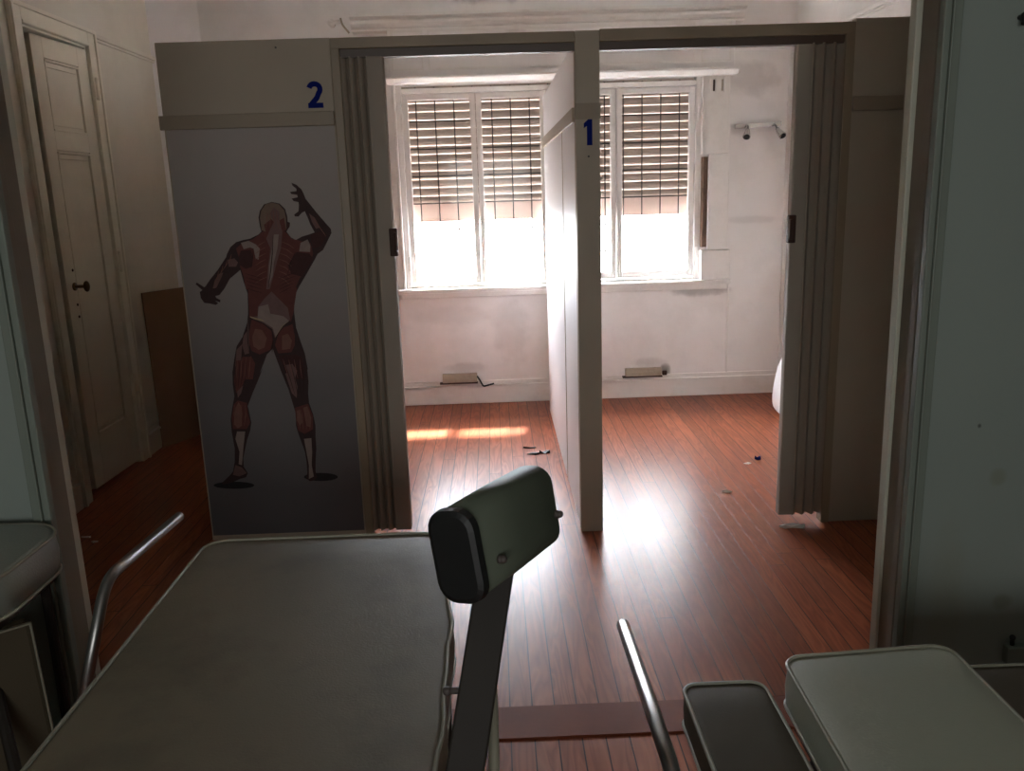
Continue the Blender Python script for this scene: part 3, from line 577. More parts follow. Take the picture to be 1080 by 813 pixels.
m = MB().box(-.075, -.055, 5.795, 5.812, .90, 2.0); m.box(-.078, -.052, 5.785, 5.8, .93, 1.0)
build('espagnolette_bar', m, M_trim, w, bevel=.003)
m = MB().box(-.66, 1.60, 5.735, 5.80, .785, .812).box(-.64, 1.58, 5.765, 5.80, .745, .785).box(-.60, 1.385, 5.80, 5.86, .785, .812)
build('window_sill', m, M_trim, w, bevel=.006)

# grille between panes and shutter
g = MB()
for k in range(16):
    x = -.603+k*.1245
    if x < WX1-.01 and x > WX0+.01: g.tube([(x, 5.885, WZ0+.01), (x, 5.885, WZ1-.01)], .0042, 8)
for k in range(8):
    z = .845+.1765*k
    if z < WZ1-.02: g.box(WX0+.003, WX1-.003, 5.879, 5.883, z-.0045, z+.0045)
gr = build('window_grille', g, M_iron)
tag(gr, 'thin dark iron grille of crossing bars behind the window panes', 'window grille')
# roller shutter
t = thing('roller_shutter', 'beige slatted roller shutter lowered over the upper half of the window', 'roller shutter', ((WX0+WX1)/2, 5.93, 1.26))
m = MB(); z = 1.372; pitch = .0545
prof = [(5.926, -.003), (5.916, .001), (5.907, .008), (5.904, .018), (5.905, .028), (5.910, .038), (5.919, .0455), (5.921, .0515)]
while z < WZ1+.05:
    n = len(prof); v0 = [(x, y, z+h) for x in (WX0+.004, WX1-.004) for y, h in prof]
    m.add(v0, [(i, i+1, n+i+1, n+i) for i in range(n-2)]); m.add(v0, [(n-2, n-1, 2*n-1, 2*n-2)], 1); z += pitch
build('slats', m, [M_shut, M_joint], t)
build('bottom_rail', MB().box(WX0+.004, WX1-.004, 5.916, 5.919, 1.250, 1.372), M_band, t)
m = MB().box(WX0, WX0+.012, 5.905, 5.94, WZ0, WZ1)
build('guide_rail', m, M_iron, t)
build('guide_rail', MB().box(WX1-.012, WX1, 5.905, 5.94, WZ0, WZ1), M_iron, t)
# shutter housing over the window
t = thing('shutter_housing', 'long white roller shutter box with panelled front and cornice above the window', 'shutter box', (.4, 5.75, 2.14))
m = MB().box(-.62, 1.575, 5.70, 5.80, 2.165, 2.46)
build('body', m, M_back, t, bevel=.004)
m = MB()
for x0, x1 in ((-.60, -.40), (-.37, 1.32), (1.36, 1.55)):
    m.box(x0, x1, 5.694, 5.70, 2.20, 2.212).box(x0, x1, 5.694, 5.70, 2.428, 2.44).box(x0, x0+.012, 5.694, 5.70, 2.212, 2.428).box(x1-.012, x1, 5.694, 5.70, 2.212, 2.428)
build('panel_moulding', m, M_trim, t)
m = MB().prism([(5.80, 2.125), (5.70, 2.125), (5.67, 2.15), (5.665, 2.165), (5.80, 2.165)], -.64, 1.60, axis=0)
build('lower_moulding', m, M_trim, t, bevel=.003)
m = MB().prism([(5.80, 2.44), (5.695, 2.44), (5.69, 2.452), (5.70, 2.456), (5.70, 2.464), (5.67, 2.48), (5.66, 2.494), (5.675, 2.498), (5.675, 2.504), (5.635, 2.515), (5.635, 2.53), (5.80, 2.53)], -.84, 1.63, axis=0)
build('cornice', m, M_trim, t)
# pilaster with the strap winder right of the window
t = thing('strap_casing', 'white panelled casing with an open slot showing the shutter strap', 'shutter strap casing', (1.49, 5.79, .812))
m = MB().box(1.392, 1.57, 5.775, 5.80, 1.635, 2.125)
for x in (1.44, 1.475, 1.53): m.box(x-.004, x+.004, 5.768, 5.775, 2.02, 2.11)
build('upper_panel', m, M_trim, t, bevel=.003)
build('slot', MB().box(1.458, 1.468, 5.765, 5.776, 2.03, 2.10), M_brown, t)
build('slot', MB().box(1.513, 1.521, 5.765, 5.776, 2.03, 2.10), M_dust, t)
build('side_panel', MB().box(1.438, 1.575, 5.765, 5.80, 1.012, 1.633), M_trim, t, bevel=.004)
build('strap', MB().box(1.396, 1.438, 5.79, 5.80, 1.03, 1.62).box(1.402, 1.412, 5.778, 5.79, 1.03, 1.62).box(1.422, 1.428, 5.782, 5.79, 1.05, 1.60), M_strap, t, label='worn dark brown strap in its slot')
build('lower_block', MB().box(1.392, 1.590, 5.745, 5.80, .812, 1.010), M_trim, t, bevel=.005)
o = build('wall_conduit', MB().box(1.592, 1.602, 5.79, 5.80, .16, .785), M_trim); tag(o, 'thin white strip running down the wall from the right end of the sill', 'conduit')

# wall spotlight bar
t = thing('spotlight_bar', 'small chrome wall light bar with two dark spotlights in the right cubicle', 'wall light', (1.75, 5.79, 1.80))
m = MB().box(1.61, 1.915, 5.775, 5.80, 1.795, 1.825); m.rot((1.76, 5.79, 1.81), math.radians(-2), 'Y')
build('bar', m, M_bright, t, bevel=.003)
for x, a in ((1.685, -.02), (1.865, .03)):
    m = MB().tube([(x, 5.775, 1.812), (x, 5.74, 1.80), (x+a*.3, 5.73, 1.775)], .006, 8); build('arm', m, M_chrome, t, smooth=True)
    m = MB().tube([(x+a*.2, 5.735, 1.785), (x+a*.5, 5.725, 1.765), (x+a, 5.70, 1.738), (x+a*1.1, 5.696, 1.734)], [.010, .018, .024, .025], 16)
    h = build('spot_head', m, M_bright, t, smooth=True)
    build('lens', MB().tube([(x+a*1.1, 5.6955, 1.7335), (x+a*1.12, 5.693, 1.731)], .021, 16), M_black, h)

# outlet strips low on the window wall
for (x0, x1, z0, z1, cx, lab) in ((-.385, -.147, .153, .218, -.13, 'dusty beige outlet box on the left cubicle skirting with a black cable'),
                                  (.885, 1.135, .153, .213, 1.15, 'dusty beige outlet box low on the right cubicle wall')):
    t = thing('outlet_box', lab, 'outlet box', ((x0+x1)/2, 5.79, z0))
    build('body', MB().box(x0, x1, 5.755, 5.788, z0+.006, z1).box(x0+.02, x1-.06, 5.751, 5.755, z0+.03, z0+.036), M_dust, t, bevel=.004)
    build('base_plate', MB().box(x0-.02, x1+.005, 5.75, 5.788, z0-.004, z0+.005), M_brown, t)
    if x0 < 0:
        build('cable', MB().tube(arc([(x1, 5.77, z0+.045), (cx, 5.765, z0+.02), (cx+.025, 5.765, z0-.03), (cx+.10, 5.768, z0-.012)], .012), .006, 8), M_black, t, smooth=True)
    else:
        build('plug', MB().box(x1+.008, x1+.04, 5.76, 5.788, z0+.004, z0+.035), M_brown, t, bevel=.005)
# white pipe stub left of the cornice
t = thing('pipe_stub', 'small white pipe stub and bent wire beside the left end of the cornice', 'pipe stub', (-.93, 5.78, 2.49))
build('stub', MB().tube([(-.97, 5.815, 2.505), (-.97, 5.745, 2.505)], .022, 12).tube([(-.99, 5.75, 2.505), (-.91, 5.75, 2.51)], .012, 10), M_trim, t, smooth=True)
build('wire', MB().tube(arc([(-.91, 5.75, 2.53), (-.90, 5.74, 2.49), (-.86, 5.74, 2.44)], .02), .006, 8), M_dust, t, smooth=True)

# ------------------------------------------------------------------ cubicle partition
t = thing('cubicle_partition', 'tall greige partition with two open doorways numbered 2 and 1', 'partition', (.4, FY+.02, 0))
build('panel', MB().box(-1.25, -.592, FY, FY+.04, .02, 2.03), M_part, t, bevel=.003)
build('side_panel', MB().box(-1.25, -1.212, FY+.04, 5.70, .02, 1.68), M_part, t, bevel=.003)
build('panel', MB().box(1.412, 1.998, FY, FY+.04, .0, 2.045), M_part, t, bevel=.003)
build('rail', MB().box(-1.262, -.594, FY-.014, FY, 1.712, 1.765), M_rail, t, bevel=.003)
build('rail', MB().box(1.414, 1.61, FY-.014, FY, 1.705, 1.76), M_rail, t, bevel=.003)
build('rail', MB().box(.333, .432, FY-.012, FY-.008, 1.705, 1.765), M_rail, t)
build('door_post', MB().box(.335, .430, FY-.008, FY+.05, 0, 2.028), M_part, t, bevel=.003)
build('door_frame', MB().box(-.592, -.558, FY-.006, FY+.05, 0, 1.99).box(-.592, .335, FY-.006, FY+.05, 1.988, 2.028), M_frame, t, bevel=.003)
build('door_frame', MB().box(1.376, 1.412, FY-.006, FY+.05, 0, 1.99).box(.430, 1.412, FY-.006, FY+.05, 1.988, 2.032), M_frame, t, bevel=.003)
build('track', MB().box(-.558, .335, FY+.01, FY+.05, 1.958, 1.988), M_track, t)
build('track', MB().box(.430, 1.376, FY+.01, FY+.05, 1.958, 1.988), M_track, t)
build('screw', MB().tube([(.384, FY-.008, 1.566), (.384, FY-.012, 1.566)], .004, 8), M_iron, t)
build('screw', MB().tube([(-.796, FY, 2.0), (-.796, FY-.004, 2.0)], .004, 8), M_iron, t)
# divider wall between the cubicles
m = MB().box(.338, .372, FY+.05, 5.52, 0, 2.0)
dv = build('divider_panel', m, M_div, t, bevel=.002, label='off white board running back between the two cubicles')
m = MB().box(.326, .338, FY+.05, 5.52, 1.70, 1.755).box(.372, .384, FY+.05, 5.52, 1.70, 1.755)
build('cover_strip', m, M_part, dv, bevel=.002)
m = MB().box(.3355, .3385, 4.12, 4.125, 0, 1.70)
build('seam', m, M_dust, dv)
# digits
def stroke(pts, w):
    """A flat outline following pts with width w."""
    L_, R_ = [], []
    for i, p in enumerate(pts):
        a = pts[max(0, i-1)]; b = pts[min(len(pts)-1, i+1)]
        dx, dz = b[0]-a[0], b[1]-a[1]; l = math.hypot(dx, dz); nx, nz = -dz/l*w/2, dx/l*w/2
        L_.append((p[0]+nx, p[1]+nz)); R_.append((p[0]-nx, p[1]-nz))
    return L_+R_[::-1]
def digit2(x, z, h):
    w = h*.6; pts = []
    for k in range(12):
        a = math.radians(165-k*19); pts.append((x+.5*w+math.cos(a)*(w*.36), z+h*.70+math.sin(a)*(h*.20)))
    pts += [(x+.62*w, z+h*.38), (x+.36*w, z+h*.22), (x+.17*w, z+h*.10)]
    m = MB().prism(stroke(pts, h*.2), FY-.002, FY, axis=1)
    m.prism([(x+.02*w, z), (x+w, z), (x+w, z+h*.19), (x+.02*w, z+h*.19)], FY-.0022, FY, axis=1)
    return m
build('digit', digit2(-.692, 1.778, .098), M_blue, t, label='blue number 2')
m = MB().prism([(.378, 1.608), (.399, 1.608), (.399, 1.706), (.384, 1.706), (.366, 1.690), (.366, 1.672), (.378, 1.680)], FY-.0105, FY-.008, axis=1)
build('digit', m, M_blue, t, label='blue number 1')

# ------------------------------------------------------------------ anatomy poster on the left panel
PM = [M_poster]+[mat('print '+k, c, .7, .22, 30, spec=.2) for k, c in FIGC.items()]
KEY = {k: i+1 for i, k in enumerate(FIGC)}
m = MB().box(-1.243, -.598, FY-.0015, FY-.0003, .045, 1.712)
for i, (k, pts) in enumerate(FIG):
    y = FY-.0017-.00006*i
    a = sum(pts[j][0]*pts[(j+1) % len(pts)][1]-pts[(j+1) % len(pts)][0]*pts[j][1] for j in range(len(pts)))
    if a < 0: pts = pts[::-1]
    m.add([(x, y, z) for x, z in pts], [tuple(range(len(pts)))], KEY[k])
o = build('anatomy_poster', m, PM)
tag(o, 'grey anatomy poster of a muscle figure seen from behind with one arm raised', 'poster')

# ------------------------------------------------------------------ folding doors
def folding(x0, x1, y0, y1, n, leadx, leady, lab, handle_side, top=1.962, bot=.035):
    t = thing('folding_door', lab, 'folding door', ((x0+x1)/2, (y0+y1)/2, bot))
    pts = []
    for i in range(n+1):
        x = x0+(x1-x0)*i/n; pts.append((x, y0 if i % 2 == 0 else y1))
    out = []
    for i in range(n):                                   # each pleat is a slightly bowed slat
        a, b_ = pts[i], pts[i+1]
        for k in range(4):
            f = k/4; bow = .004*math.sin(PI*f); out.append((a[0]+(b_[0]-a[0])*f+bow, a[1]+(b_[1]-a[1])*f))
    out.append(pts[-1])
    build('pleated_curtain', MB().prism(stroke(out, .005), bot, top), M_fold, t)
    lx0, lx1 = leadx; ly0, ly1 = leady
    ld = build('lead_post', MB().box(lx0, lx1, ly0, ly1, bot-.002, top), M_fold2, t, bevel=.006)
    hx = lx1 if handle_side > 0 else lx0
    m = MB().box(hx-.016, hx+.016, ly0-.022, ly0+.002, 1.205, 1.315)
    m.box(hx-.006+handle_side*.008, hx+.006+handle_side*.008, ly0-.034, ly0-.02, 1.22, 1.30)
    build('handle', m, M_brown, ld, bevel=.004)
    return t
folding(-.559, -.458, FY+.006, FY+.044, 6, (-.462, -.396), (FY+.008, FY+.055), 'grey beige folding door bunched at the left of doorway 2', 1)
folding(1.378, 1.254, FY+.004, FY+.044, 6, (1.196, 1.258), (FY+.010, FY+.055), 'grey beige folding door bunched at the right of doorway 1', -1)

# ------------------------------------------------------------------ things standing about behind the partition
m = MB(); P0 = Vector((-2.036, 4.97)); P1 = Vector((-1.70, 5.59)); dn = (P1-P0).normalized(); nn = Vector((dn.y, -dn.x))*.005
lean = Vector((-.018, .02))
q = [P0+nn, P1+nn, P1-nn, P0-nn]
m.add([(p.x, p.y, 0) for p in q]+[(p.x+lean.x, p.y+lean.y, .93) for p in q], [(0,3,2,1),(4,5,6,7),(0,1,5,4),(1,2,6,5),(2,3,7,6),(3,0,4,7)])
o = build('hardboard_sheet', m, M_board); tag(o, 'brown hardboard sheet standing in the dark corner past the cream door', 'board')
# white rolled mat against the right wall
m = MB(); n = 18; vs = []; rows = [(0, .055, .88), (.03, .10, 1), (.12, .105, 1), (.25, .09, 1), (.34, .06, .95), (.40, .03, .8)]
for z, r, s in rows:
    for k in range(n):
        a = 2*PI*k/n; ca, sa = math.cos(a), math.sin(a)
        vs.append((1.845+.12*(z-.1)*.3+r*math.copysign(abs(ca)**.7, ca)*(1.0), 5.10+.26*s*math.copysign(abs(sa)**.6, sa), z))
fs = [tuple(range(n))[::-1], tuple(range((len(rows)-1)*n, len(rows)*n))]
for i in range(len(rows)-1):
    for k in range(n): l = (k+1) % n; fs.append((i*n+k, i*n+l, (i+1)*n+l, (i+1)*n+k))
o = build('floor_cushion', m.add(vs, fs), M_mattr, smooth=True)
s_ = o.modifiers.new('sub', 'SUBSURF'); s_.levels = 1; s_.render_levels = 2
tag(o, 'white cloth cushion on the floor against the right wall, partly behind the folding door', 'cushion')
# litter
def scrap(name, x, y, pts, mt, lab, cat, h=.006, group=None):
    m = MB().prism([(x+a, y+b_) for a, b_ in pts], .0, h); m.rot((x, y, 0), random.uniform(-.1, .1), 'Z')
    m.v = [(v[0], v[1], v[2]*(1+.8*math.sin(v[0]*300))) if v[2] > 0 else v for v in m.v]
    o = build(name, m, mt, origin=(x, y, 0)); tag(o, lab, cat, group)
scrap('paint_flake', .17, 4.68, [(-.04,0),(.0,-.012),(.035,.0),(.03,.012),(-.01,.010)], M_black, 'thin dark flake on the floor, furthest of the flakes by the divider', 'flake')
scrap('paint_flake', .175, 4.56, [(-.03,0),(.02,-.012),(.04,.0),(.0,.012)], M_black, 'thin dark flake on the floor, left and nearer of the flakes by the divider', 'flake')
scrap('paint_flake', .245, 4.58, [(-.03,-.01),(.0,-.022),(.03,-.012),(.028,.01),(.0,.016),(-.02,.008)], M_black, 'thick dark flake on the floor closest to the divider', 'flake', .012)
scrap('plaster_chip', 1.08, 3.85, [(-.022,0),(-.006,-.010),(.02,-.008),(.024,.006),(.002,.012)], M_paper, 'pale plaster chip on the floor in the middle of the right cubicle', 'plaster chip', .009)
scrap('bottle_cap', 1.375, 4.33, [(.016*math.cos(a*PI/6), .016*math.sin(a*PI/6)) for a in range(12)], M_blue, 'small blue cap on the right cubicle floor', 'cap', .009)
scrap('paper_scrap', 1.30, 4.26, [(-.022,0),(.0,-.012),(.02,.0),(.006,.012)], M_paper, 'small white scrap beside the blue cap', 'paper scrap', .003)
scrap('paper_scrap', -1.86, 3.585, [(-.02,0),(.02,-.004),(.022,.004),(-.015,.006)], M_paper, 'thin white scrap on the dark floor near the cream door', 'paper scrap', .003)
scrap('paper_scrap', -1.795, 3.53, [(-.015,0),(-.004,-.010),(.014,-.004),(.012,.007),(-.008,.009)], M_paper, 'rounded white scrap on the dark floor, nearer than the thin one', 'paper scrap', .006)
scrap('plastic_wrapper', 1.235, 3.40, [(-.05,0),(-.03,-.02),(.0,-.012),(.05,-.018),(.06,.01),(.01,.022),(-.03,.015)], M_paper, 'crumpled clear white wrapper under the right folding door', 'wrapper', .012)

# ------------------------------------------------------------------ left treatment bench with lever and roller
def piping(outline, z, r=.0036): return MB().tube([(x, y, z) for x, y in outline], r, 8, closed=True)
BX0, BX1, BY0, BY1, BZ = -.668, -.100, .25, 1.812, .70
t = thing('therapy_bench', 'wide grey green upholstered therapy bench with pale piping in the foreground', 'therapy bench', (-.38, 1.0, 0))
ol = rounded(BX0, BX1, BY0, BY1, .05, 6)
ol = [(x+(.002*math.sin(y*24)+.002*math.sin(y*41+1) if x > BX1-.02 else 0) - .045*max(0, (y-1.35)/.46)**1.5*min(1, max(0, (x+.5)/.35)), y) for x, y in ol]
pad = build('bench_pad', cushion(ol, .615, BZ-.002, .006, .006), M_vinyl, t, smooth=True)
build('piping', piping(ol, BZ-.003), M_pipe, pad, smooth=True, label='pale grey piping round the top edge')
build('piping', piping(ol, .622), M_pipe, pad, smooth=True)
build('bench_frame', MB().box(BX0+.04, BX1-.03, BY0+.05, BY0+.09, .57, .612).box(BX0+.04, BX1-.03, BY1-.12, BY1-.08, .57, .612).box(BX0+.04, BX0+.08, BY0+.09, BY1-.12, .57, .612).box(BX1-.07, BX1-.03, BY0+.09, BY1-.12, .57, .612), M_steel, t, bevel=.003)
for x in (BX0+.06, BX1-.05):
    for y in (BY0+.08, BY1-.11):
        lg = build('leg', MB().box(x-.018, x+.018, y-.018, y+.018, .012, .57), M_steel, t, bevel=.002)
        build('foot_cap', MB().box(x-.021, x+.021, y-.021, y+.021, 0, .03), M_black, lg)
m = MB().tube(arc([(-.815, 1.45, .50), (-.803, 1.60, .713), (-.788, 1.968, .700)], .05, 8), .0115, 14)
hr = build('handrail', m, M_chrome, t, smooth=True, label='bent chrome handrail on the left side')
build('handrail_bracket', MB().tube(arc([(-.815, 1.45, .50), (-.815, 1.41, .45), (-.64, 1.41, .59)], .03), .0115, 12), M_chrome, hr, smooth=True)
# lever arm
dirv = Vector((.048, .10, .23)); B0 = Vector((-.0635, 1.0, .69))
def along(s): return B0+dirv*s
m = MB(); a = along(-.75); b_ = along(1.06); ax = dirv.normalized(); sx = Vector((1, 0, 0)); sx = (sx-ax*sx.dot(ax)).normalized(); sy = ax.cross(sx)
def barbox(m, a, b_, w0, w1, d):
    vs = []
    for p, w_ in ((a, w0), (b_, w1)):
        for i, j in ((-1,-1),(1,-1),(1,1),(-1,1)): vs.append(p+sx*w_*i+sy*d*j)
    return m.add(vs, [(0,3,2,1),(4,5,6,7),(0,1,5,4),(1,2,6,5),(2,3,7,6),(3,0,4,7)])
lv = build('lever_arm', barbox(m, a, b_, .026, .0255, .012), M_steel, t, bevel=.003, label='dark steel lever arm')
for s, dx in ((.35, -.04),):
    p = along(s); m = MB().tube([(p.x-.012, p.y+.03, p.z+.0), (p.x-.040, p.y+.03, p.z+.0)], .005, 10); m.sphere((p.x-.040, p.y+.03, p.z), .007)
    build('pivot_bolt', m, M_iron, lv, smooth=True)
m = MB().tube(arc([(-.09, 1.04, .59), (-.026, 1.04, .59), (-.024, 1.06, .78), (-.036, 1.11, .86)], .03, 6), .008, 12)
build('bracket_tube', m, M_pipe, lv, smooth=True)
# roller pad: rounded block swept along its axis
C0 = Vector((-.058, 1.0, 1.002)); AX = Vector((.106, .176, -.004)); AXn = AX.normalized(); SX = AXn.cross(Vector((0, 0, 1))).normalized(); SZ = SX.cross(AXn).normalized()
tilt = math.radians(10)
SXr = SX*math.cos(tilt)+SZ*math.sin(tilt); SZr = SZ*math.cos(tilt)-SX*math.sin(tilt)
def section(c, hw, hh, r, n=5):
    out = []
    for cx, cz, a in ((hw-r, hh-r, 0), (-(hw-r), hh-r, 90), (-(hw-r), -(hh-r), 180), (hw-r, -(hh-r), 270)):
        for k in range(n+1):
            th = math.radians(a+90*k/n); out.append(c+SXr*(cx+r*math.cos(th))+SZr*(cz+r*math.sin(th)))
    return out
HW, HH, RR = .034, .060, .027
def sweep(stations):
    vs = []; fs = []
    for c, hw, hh, r in stations: vs += section(c, hw, hh, r)
    n = len(vs)//len(stations)
    for i in range(len(stations)-1):
        for k in range(n): l = (k+1) % n; fs.append((i*n+k, i*n+l, (i+1)*n+l, (i+1)*n+k))
    fs.append(tuple(range(n))[::-1]); fs.append(tuple(range((len(stations)-1)*n, len(stations)*n)))
    return MB().add(vs, fs)
rp = build('roller_pad', sweep([(C0, HW, HH, RR), (C0+AX*.5, HW+.001, HH+.001, RR), (C0+AX*1.0, HW, HH, RR), (C0+AX*1.05, HW-.006, HH-.006, RR-.006)]), M_vroll, t, bevel=0, smooth=True, label='dark green grey vinyl roller pad')
build('end_cap', sweep([(C0-AXn*.010, HW-.006, HH-.006, RR-.006), (C0-AXn*.007, HW+.001, HH+.001, RR), (C0+AXn*.004, HW+.002, HH+.002, RR)]), M_black, rp, label='black end cap')
for s, dz in ((.18, -.018), (.97, -.012)):
    c = C0+AX*s+SXr*HW+SZr*dz; m = MB().tube([c, c+SXr*.006], .006, 10); m.sphere(tuple(c+SXr*.007), .0055); build('bolt', m, M_iron, rp, smooth=True)

# ------------------------------------------------------------------ exercise chair at lower right
t = thing('exercise_chair', 'sage green exercise chair with two piped pads and a chrome handrail', 'exercise chair', (.6, 1.0, 0))
ol = rounded(.318, .468, .55, 1.402, .028, 5)
p1 = build('side_pad', cushion(ol, .475, .55, .006, .005), M_vdark, t, smooth=True, label='narrow dark grey pad with piping')
build('piping', piping(ol, .548, .004), M_pipe, p1, smooth=True); build('piping', piping(ol, .482, .004), M_pipe, p1, smooth=True)
ol = rounded(.478, .798, .45, 1.365, .035, 6)
def skew(p):   # far edge runs slightly away to the right, as on the real pad
    x, y = p; k = max(0, (y-.9))/.465
    return (x+.012*k if x < .6 else x+.0*k, y+(.020*(x-.478)/.32)*k)
ol = [skew(p) for p in ol]
p2 = build('seat_pad', cushion(ol, .535, .62, .008, .006), M_vlite, t, smooth=True, label='broad smooth sage pad with piping')
build('piping', piping(ol, .618), M_pipe, p2, smooth=True); build('piping', piping(ol, .542), M_pipe, p2, smooth=True)
build('chair_frame', MB().box(.34, .76, .60, .64, .43, .47).box(.34, .76, 1.24, 1.28, .43, .47).box(.36, .40, .64, 1.24, .43, .475).box(.50, .54, .64, 1.24, .43, .535).box(.72, .76, .64, 1.24, .43, .535), M_steel, t, bevel=.003)
for x in (.36, .74):
    for y in (.62, 1.26):
        lg = build('leg', MB().box(x-.017, x+.017, y-.017, y+.017, .012, .43), M_steel, t, bevel=.002)
        build('foot_cap', MB().box(x-.02, x+.02, y-.02, y+.02, 0, .03), M_black, lg)
m = MB().tube(arc([(.34, .93, .45), (.235, .93, .50), (.212, .97, .695), (.203, 1.355, .700)], .045, 8), .0115, 14)
hr = build('handrail', m, M_chrome, t, smooth=True, label='straight chrome handrail on the left side')
build('end_plug', MB().sphere((.203, 1.355, .700), .0115, 12), M_iron, hr, smooth=True)
# dark padded bench behind the chair, at the right edge
t = thing('low_bench', 'dark brown padded bench by the grey green wall at the right edge', 'bench', (1.15, 1.2, 0))
ol = rounded(.86, 1.42, .85, 1.50, .03, 5)
p3 = build('bench_pad', cushion(ol, .43, .50, .004, .005), M_vdark, t, smooth=True)
build('piping', piping(ol, .498, .004), M_pipe, p3, smooth=True)
build('bench_frame', MB().box(.92, 1.38, .90, .93, .40, .43).box(.92, 1.38, 1.42, 1.45, .40, .43).box(.92, .95, .93, 1.42, .40, .43).box(1.35, 1.38, .93, 1.42, .40, .43), M_steel, t)
for x in (.94, 1.36):
    for y in (.92, 1.43): build('leg', MB().box(x-.015, x+.015, y-.015, y+.015, 0, .40), M_steel, t)
# wall socket low on the near wall
t = thing('wall_socket', 'small pale box with a black peg low on the grey green wall', 'wall socket', (1.335, 2.0, .18))
build('body', MB().box(1.315, 1.375, 1.995, 2.02, .185, .235), M_gcase, t, bevel=.004)
build('peg', MB().tube([(1.333, 2.01, .235), (1.326, 2.0, .262)], .006, 8).sphere((1.326, 2.0, .262), .008), M_black, t)
o = build('wall_hook', MB().tube([(1.199, 2.02, 1.79), (1.199, 2.0, 1.787), (1.195, 1.995, 1.772)], .006, 8).sphere((1.199, 2.0, 1.79), .009), M_black); tag(o, 'small black hook high on the grey green wall at right', 'hook')

# ------------------------------------------------------------------ chair at the left edge
t = thing('padded_chair', 'blue grey padded chair with dark legs against the left door jamb', 'chair', (-1.2, 1.75, 0))
ol = rounded(-1.53, -1.05, 1.60, 1.965, .10, 8)
p4 = build('seat', cushion(ol, .60, .70, .008, .008), M_stool, t, smooth=True)
build('piping', piping(ol, .695, .004), M_pipe, p4, smooth=True); build('piping', piping(ol, .605, .004), M_pipe, p4, smooth=True)
build('seat_frame', MB().box(-1.44, -1.08, 1.64, 1.92, .57, .60), M_steel, t)
for (x, y) in ((-1.42, 1.66), (-1.42, 1.90), (-1.10, 1.90)):
    build('leg', MB().tube([(x, y, 0), (x, y, .57)], .012, 10), M_steel, t)
build('leg', MB().tube([(-1.20, 1.80, .57), (-1.18, 1.77, .50), (-.90, 1.40, 0)], .013, 10), M_steel, t, label='dark slanting leg')
P = [(-1.58, 1.30), (-1.03, 1.73)]
m = MB(); d2 = (Vector(P[1])-Vector(P[0])).normalized(); n2 = Vector((d2.y, -d2.x))*.02
q = [Vector(P[0])+n2, Vector(P[1])+n2, Vector(P[1])-n2, Vector(P[0])-n2]
m.add([(p.x, p.y, .0) for p in q]+[(p.x-.05, p.y+.05, .54) for p in q], [(0,3,2,1),(4,5,6,7),(0,1,5,4),(1,2,6,5),(2,3,7,6),(3,0,4,7)])
pp = build('side_panel', m, M_vdark, t, bevel=.01, label='dark upholstered side panel with pale piped edge')
e = [(q[0].x, q[0].y, .005), (q[1].x, q[1].y, .005), (q[1].x-.05, q[1].y+.05, .538), (q[0].x-.05, q[0].y+.05, .538)]
build('piping', MB().tube(e, .0045, 8, closed=True), M_pipe, pp, smooth=True)

# ------------------------------------------------------------------ outdoors, seen only as glare
structure(build('ground', MB().box(-20, 20, 6.0, 40, -.3, -.05), M_out, origin=O0))
t = thing('sun_blocker', 'white building added outside the window to shade the right cubicle', 'sun blocker', (4.9, 10.75, -.05))  # added block, placed to keep the sun off the right cubicle floor
build('wall', MB().box(1.75, 8, 10, 11.5, -.05, 9.5), M_blocker, t)
rb = build('blocker_top', MB().box(1.75, 8.1, 9.95, 11.55, 9.5, 9.7), M_out, t)

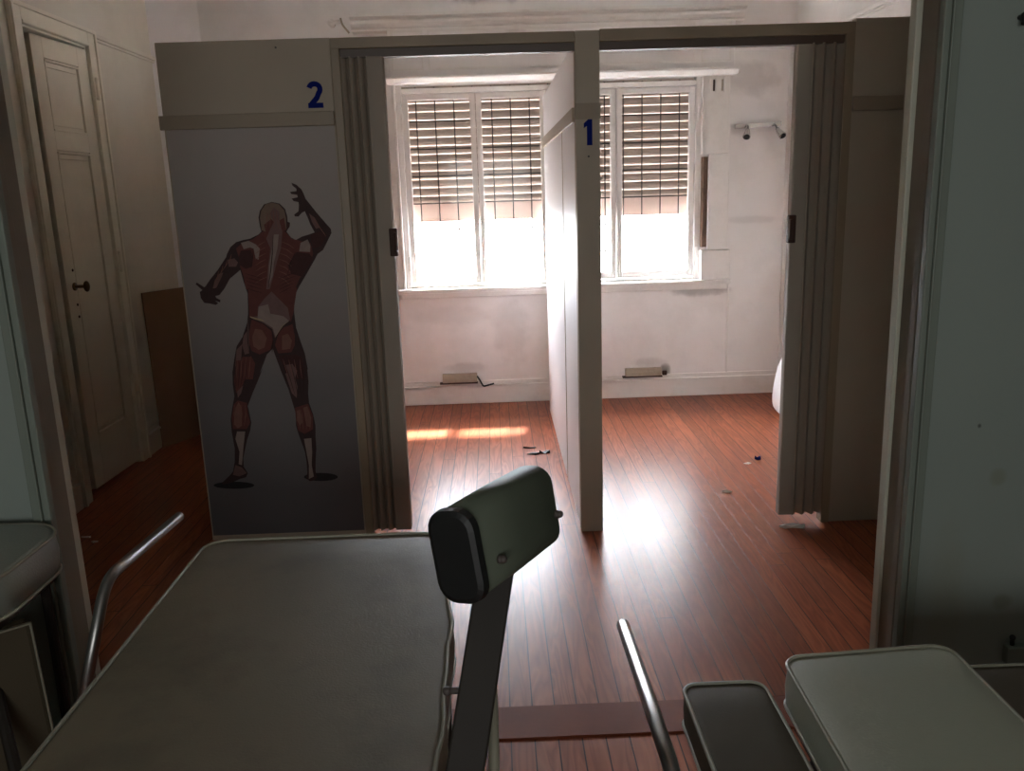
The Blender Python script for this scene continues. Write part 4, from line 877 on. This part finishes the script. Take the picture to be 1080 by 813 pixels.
# ------------------------------------------------------------------ light
wd = bpy.data.worlds.new('sky'); bpy.context.scene.world = wd; wd.use_nodes = True
bg = wd.node_tree.nodes['Background']; bg.inputs[0].default_value = SKYC; bg.inputs[1].default_value = SKYS
sl = bpy.data.lights.new('sun', 'SUN'); sl.energy = SUNE; sl.angle = math.radians(5); sl.color = (1, .93, .84)
so = bpy.data.objects.new('sun', sl); COL.objects.link(so); so.location = (3, 14, 10)
so.rotation_euler = Vector((.26, 1, 1.32)).to_track_quat('Z', 'Y').to_euler()
def portal(name, loc, rot, sx_, sy_):
    l = bpy.data.lights.new(name, 'AREA'); l.shape = 'RECTANGLE'; l.size = sx_; l.size_y = sy_; l.cycles.is_portal = True
    o = bpy.data.objects.new(name, l); COL.objects.link(o); o.location = loc; o.rotation_euler = rot
portal('window_portal', ((WX0+WX1)/2, 5.99, (WZ0+WZ1)/2), (math.radians(-90), 0, 0), WX1-WX0, WZ1-WZ0)
portal('fill_window_portal', ((RX0+RX1)/2, -2.59, (RZ0+RZ1)/2), (math.radians(90), 0, 0), RX1-RX0, RZ1-RZ0)

# ------------------------------------------------------------------ camera and view
cd = bpy.data.cameras.new('camera'); cam = bpy.data.objects.new('camera', cd); COL.objects.link(cam)
cd.sensor_width = 36; cd.lens = 897.65/1080*36; cd.clip_start = .02
pi_, ro, ya = 0.2263217, -0.03215034, 0.01624594
cp, sp_, cy, sy_ = math.cos(pi_), math.sin(pi_), math.cos(ya), math.sin(ya)
F = Vector((sy_*cp, cy*cp, -sp_)); Xc = Vector((cy, -sy_, 0)); U = Xc.cross(F)
X2 = Xc*math.cos(ro)+U*math.sin(ro); U2 = -Xc*math.sin(ro)+U*math.cos(ro)
cam.matrix_world = Matrix(((X2.x, U2.x, -F.x, 0), (X2.y, U2.y, -F.y, 0), (X2.z, U2.z, -F.z, 1.45), (0, 0, 0, 1)))
S = bpy.context.scene; S.camera = cam
S.view_settings.view_transform = 'Standard'; S.view_settings.look = 'None'; S.view_settings.gamma = 1; S.view_settings.use_curve_mapping = False
S.view_settings.exposure = EXPO
S.cycles.use_denoising = True; S.cycles.max_bounces = 12; S.cycles.diffuse_bounces = 7; S.cycles.glossy_bounces = 5; S.cycles.transparent_max_bounces = 12
S.cycles.sample_clamp_indirect = 12; S.cycles.caustics_reflective = False; S.cycles.caustics_refractive = False; S.cycles.use_light_tree = True
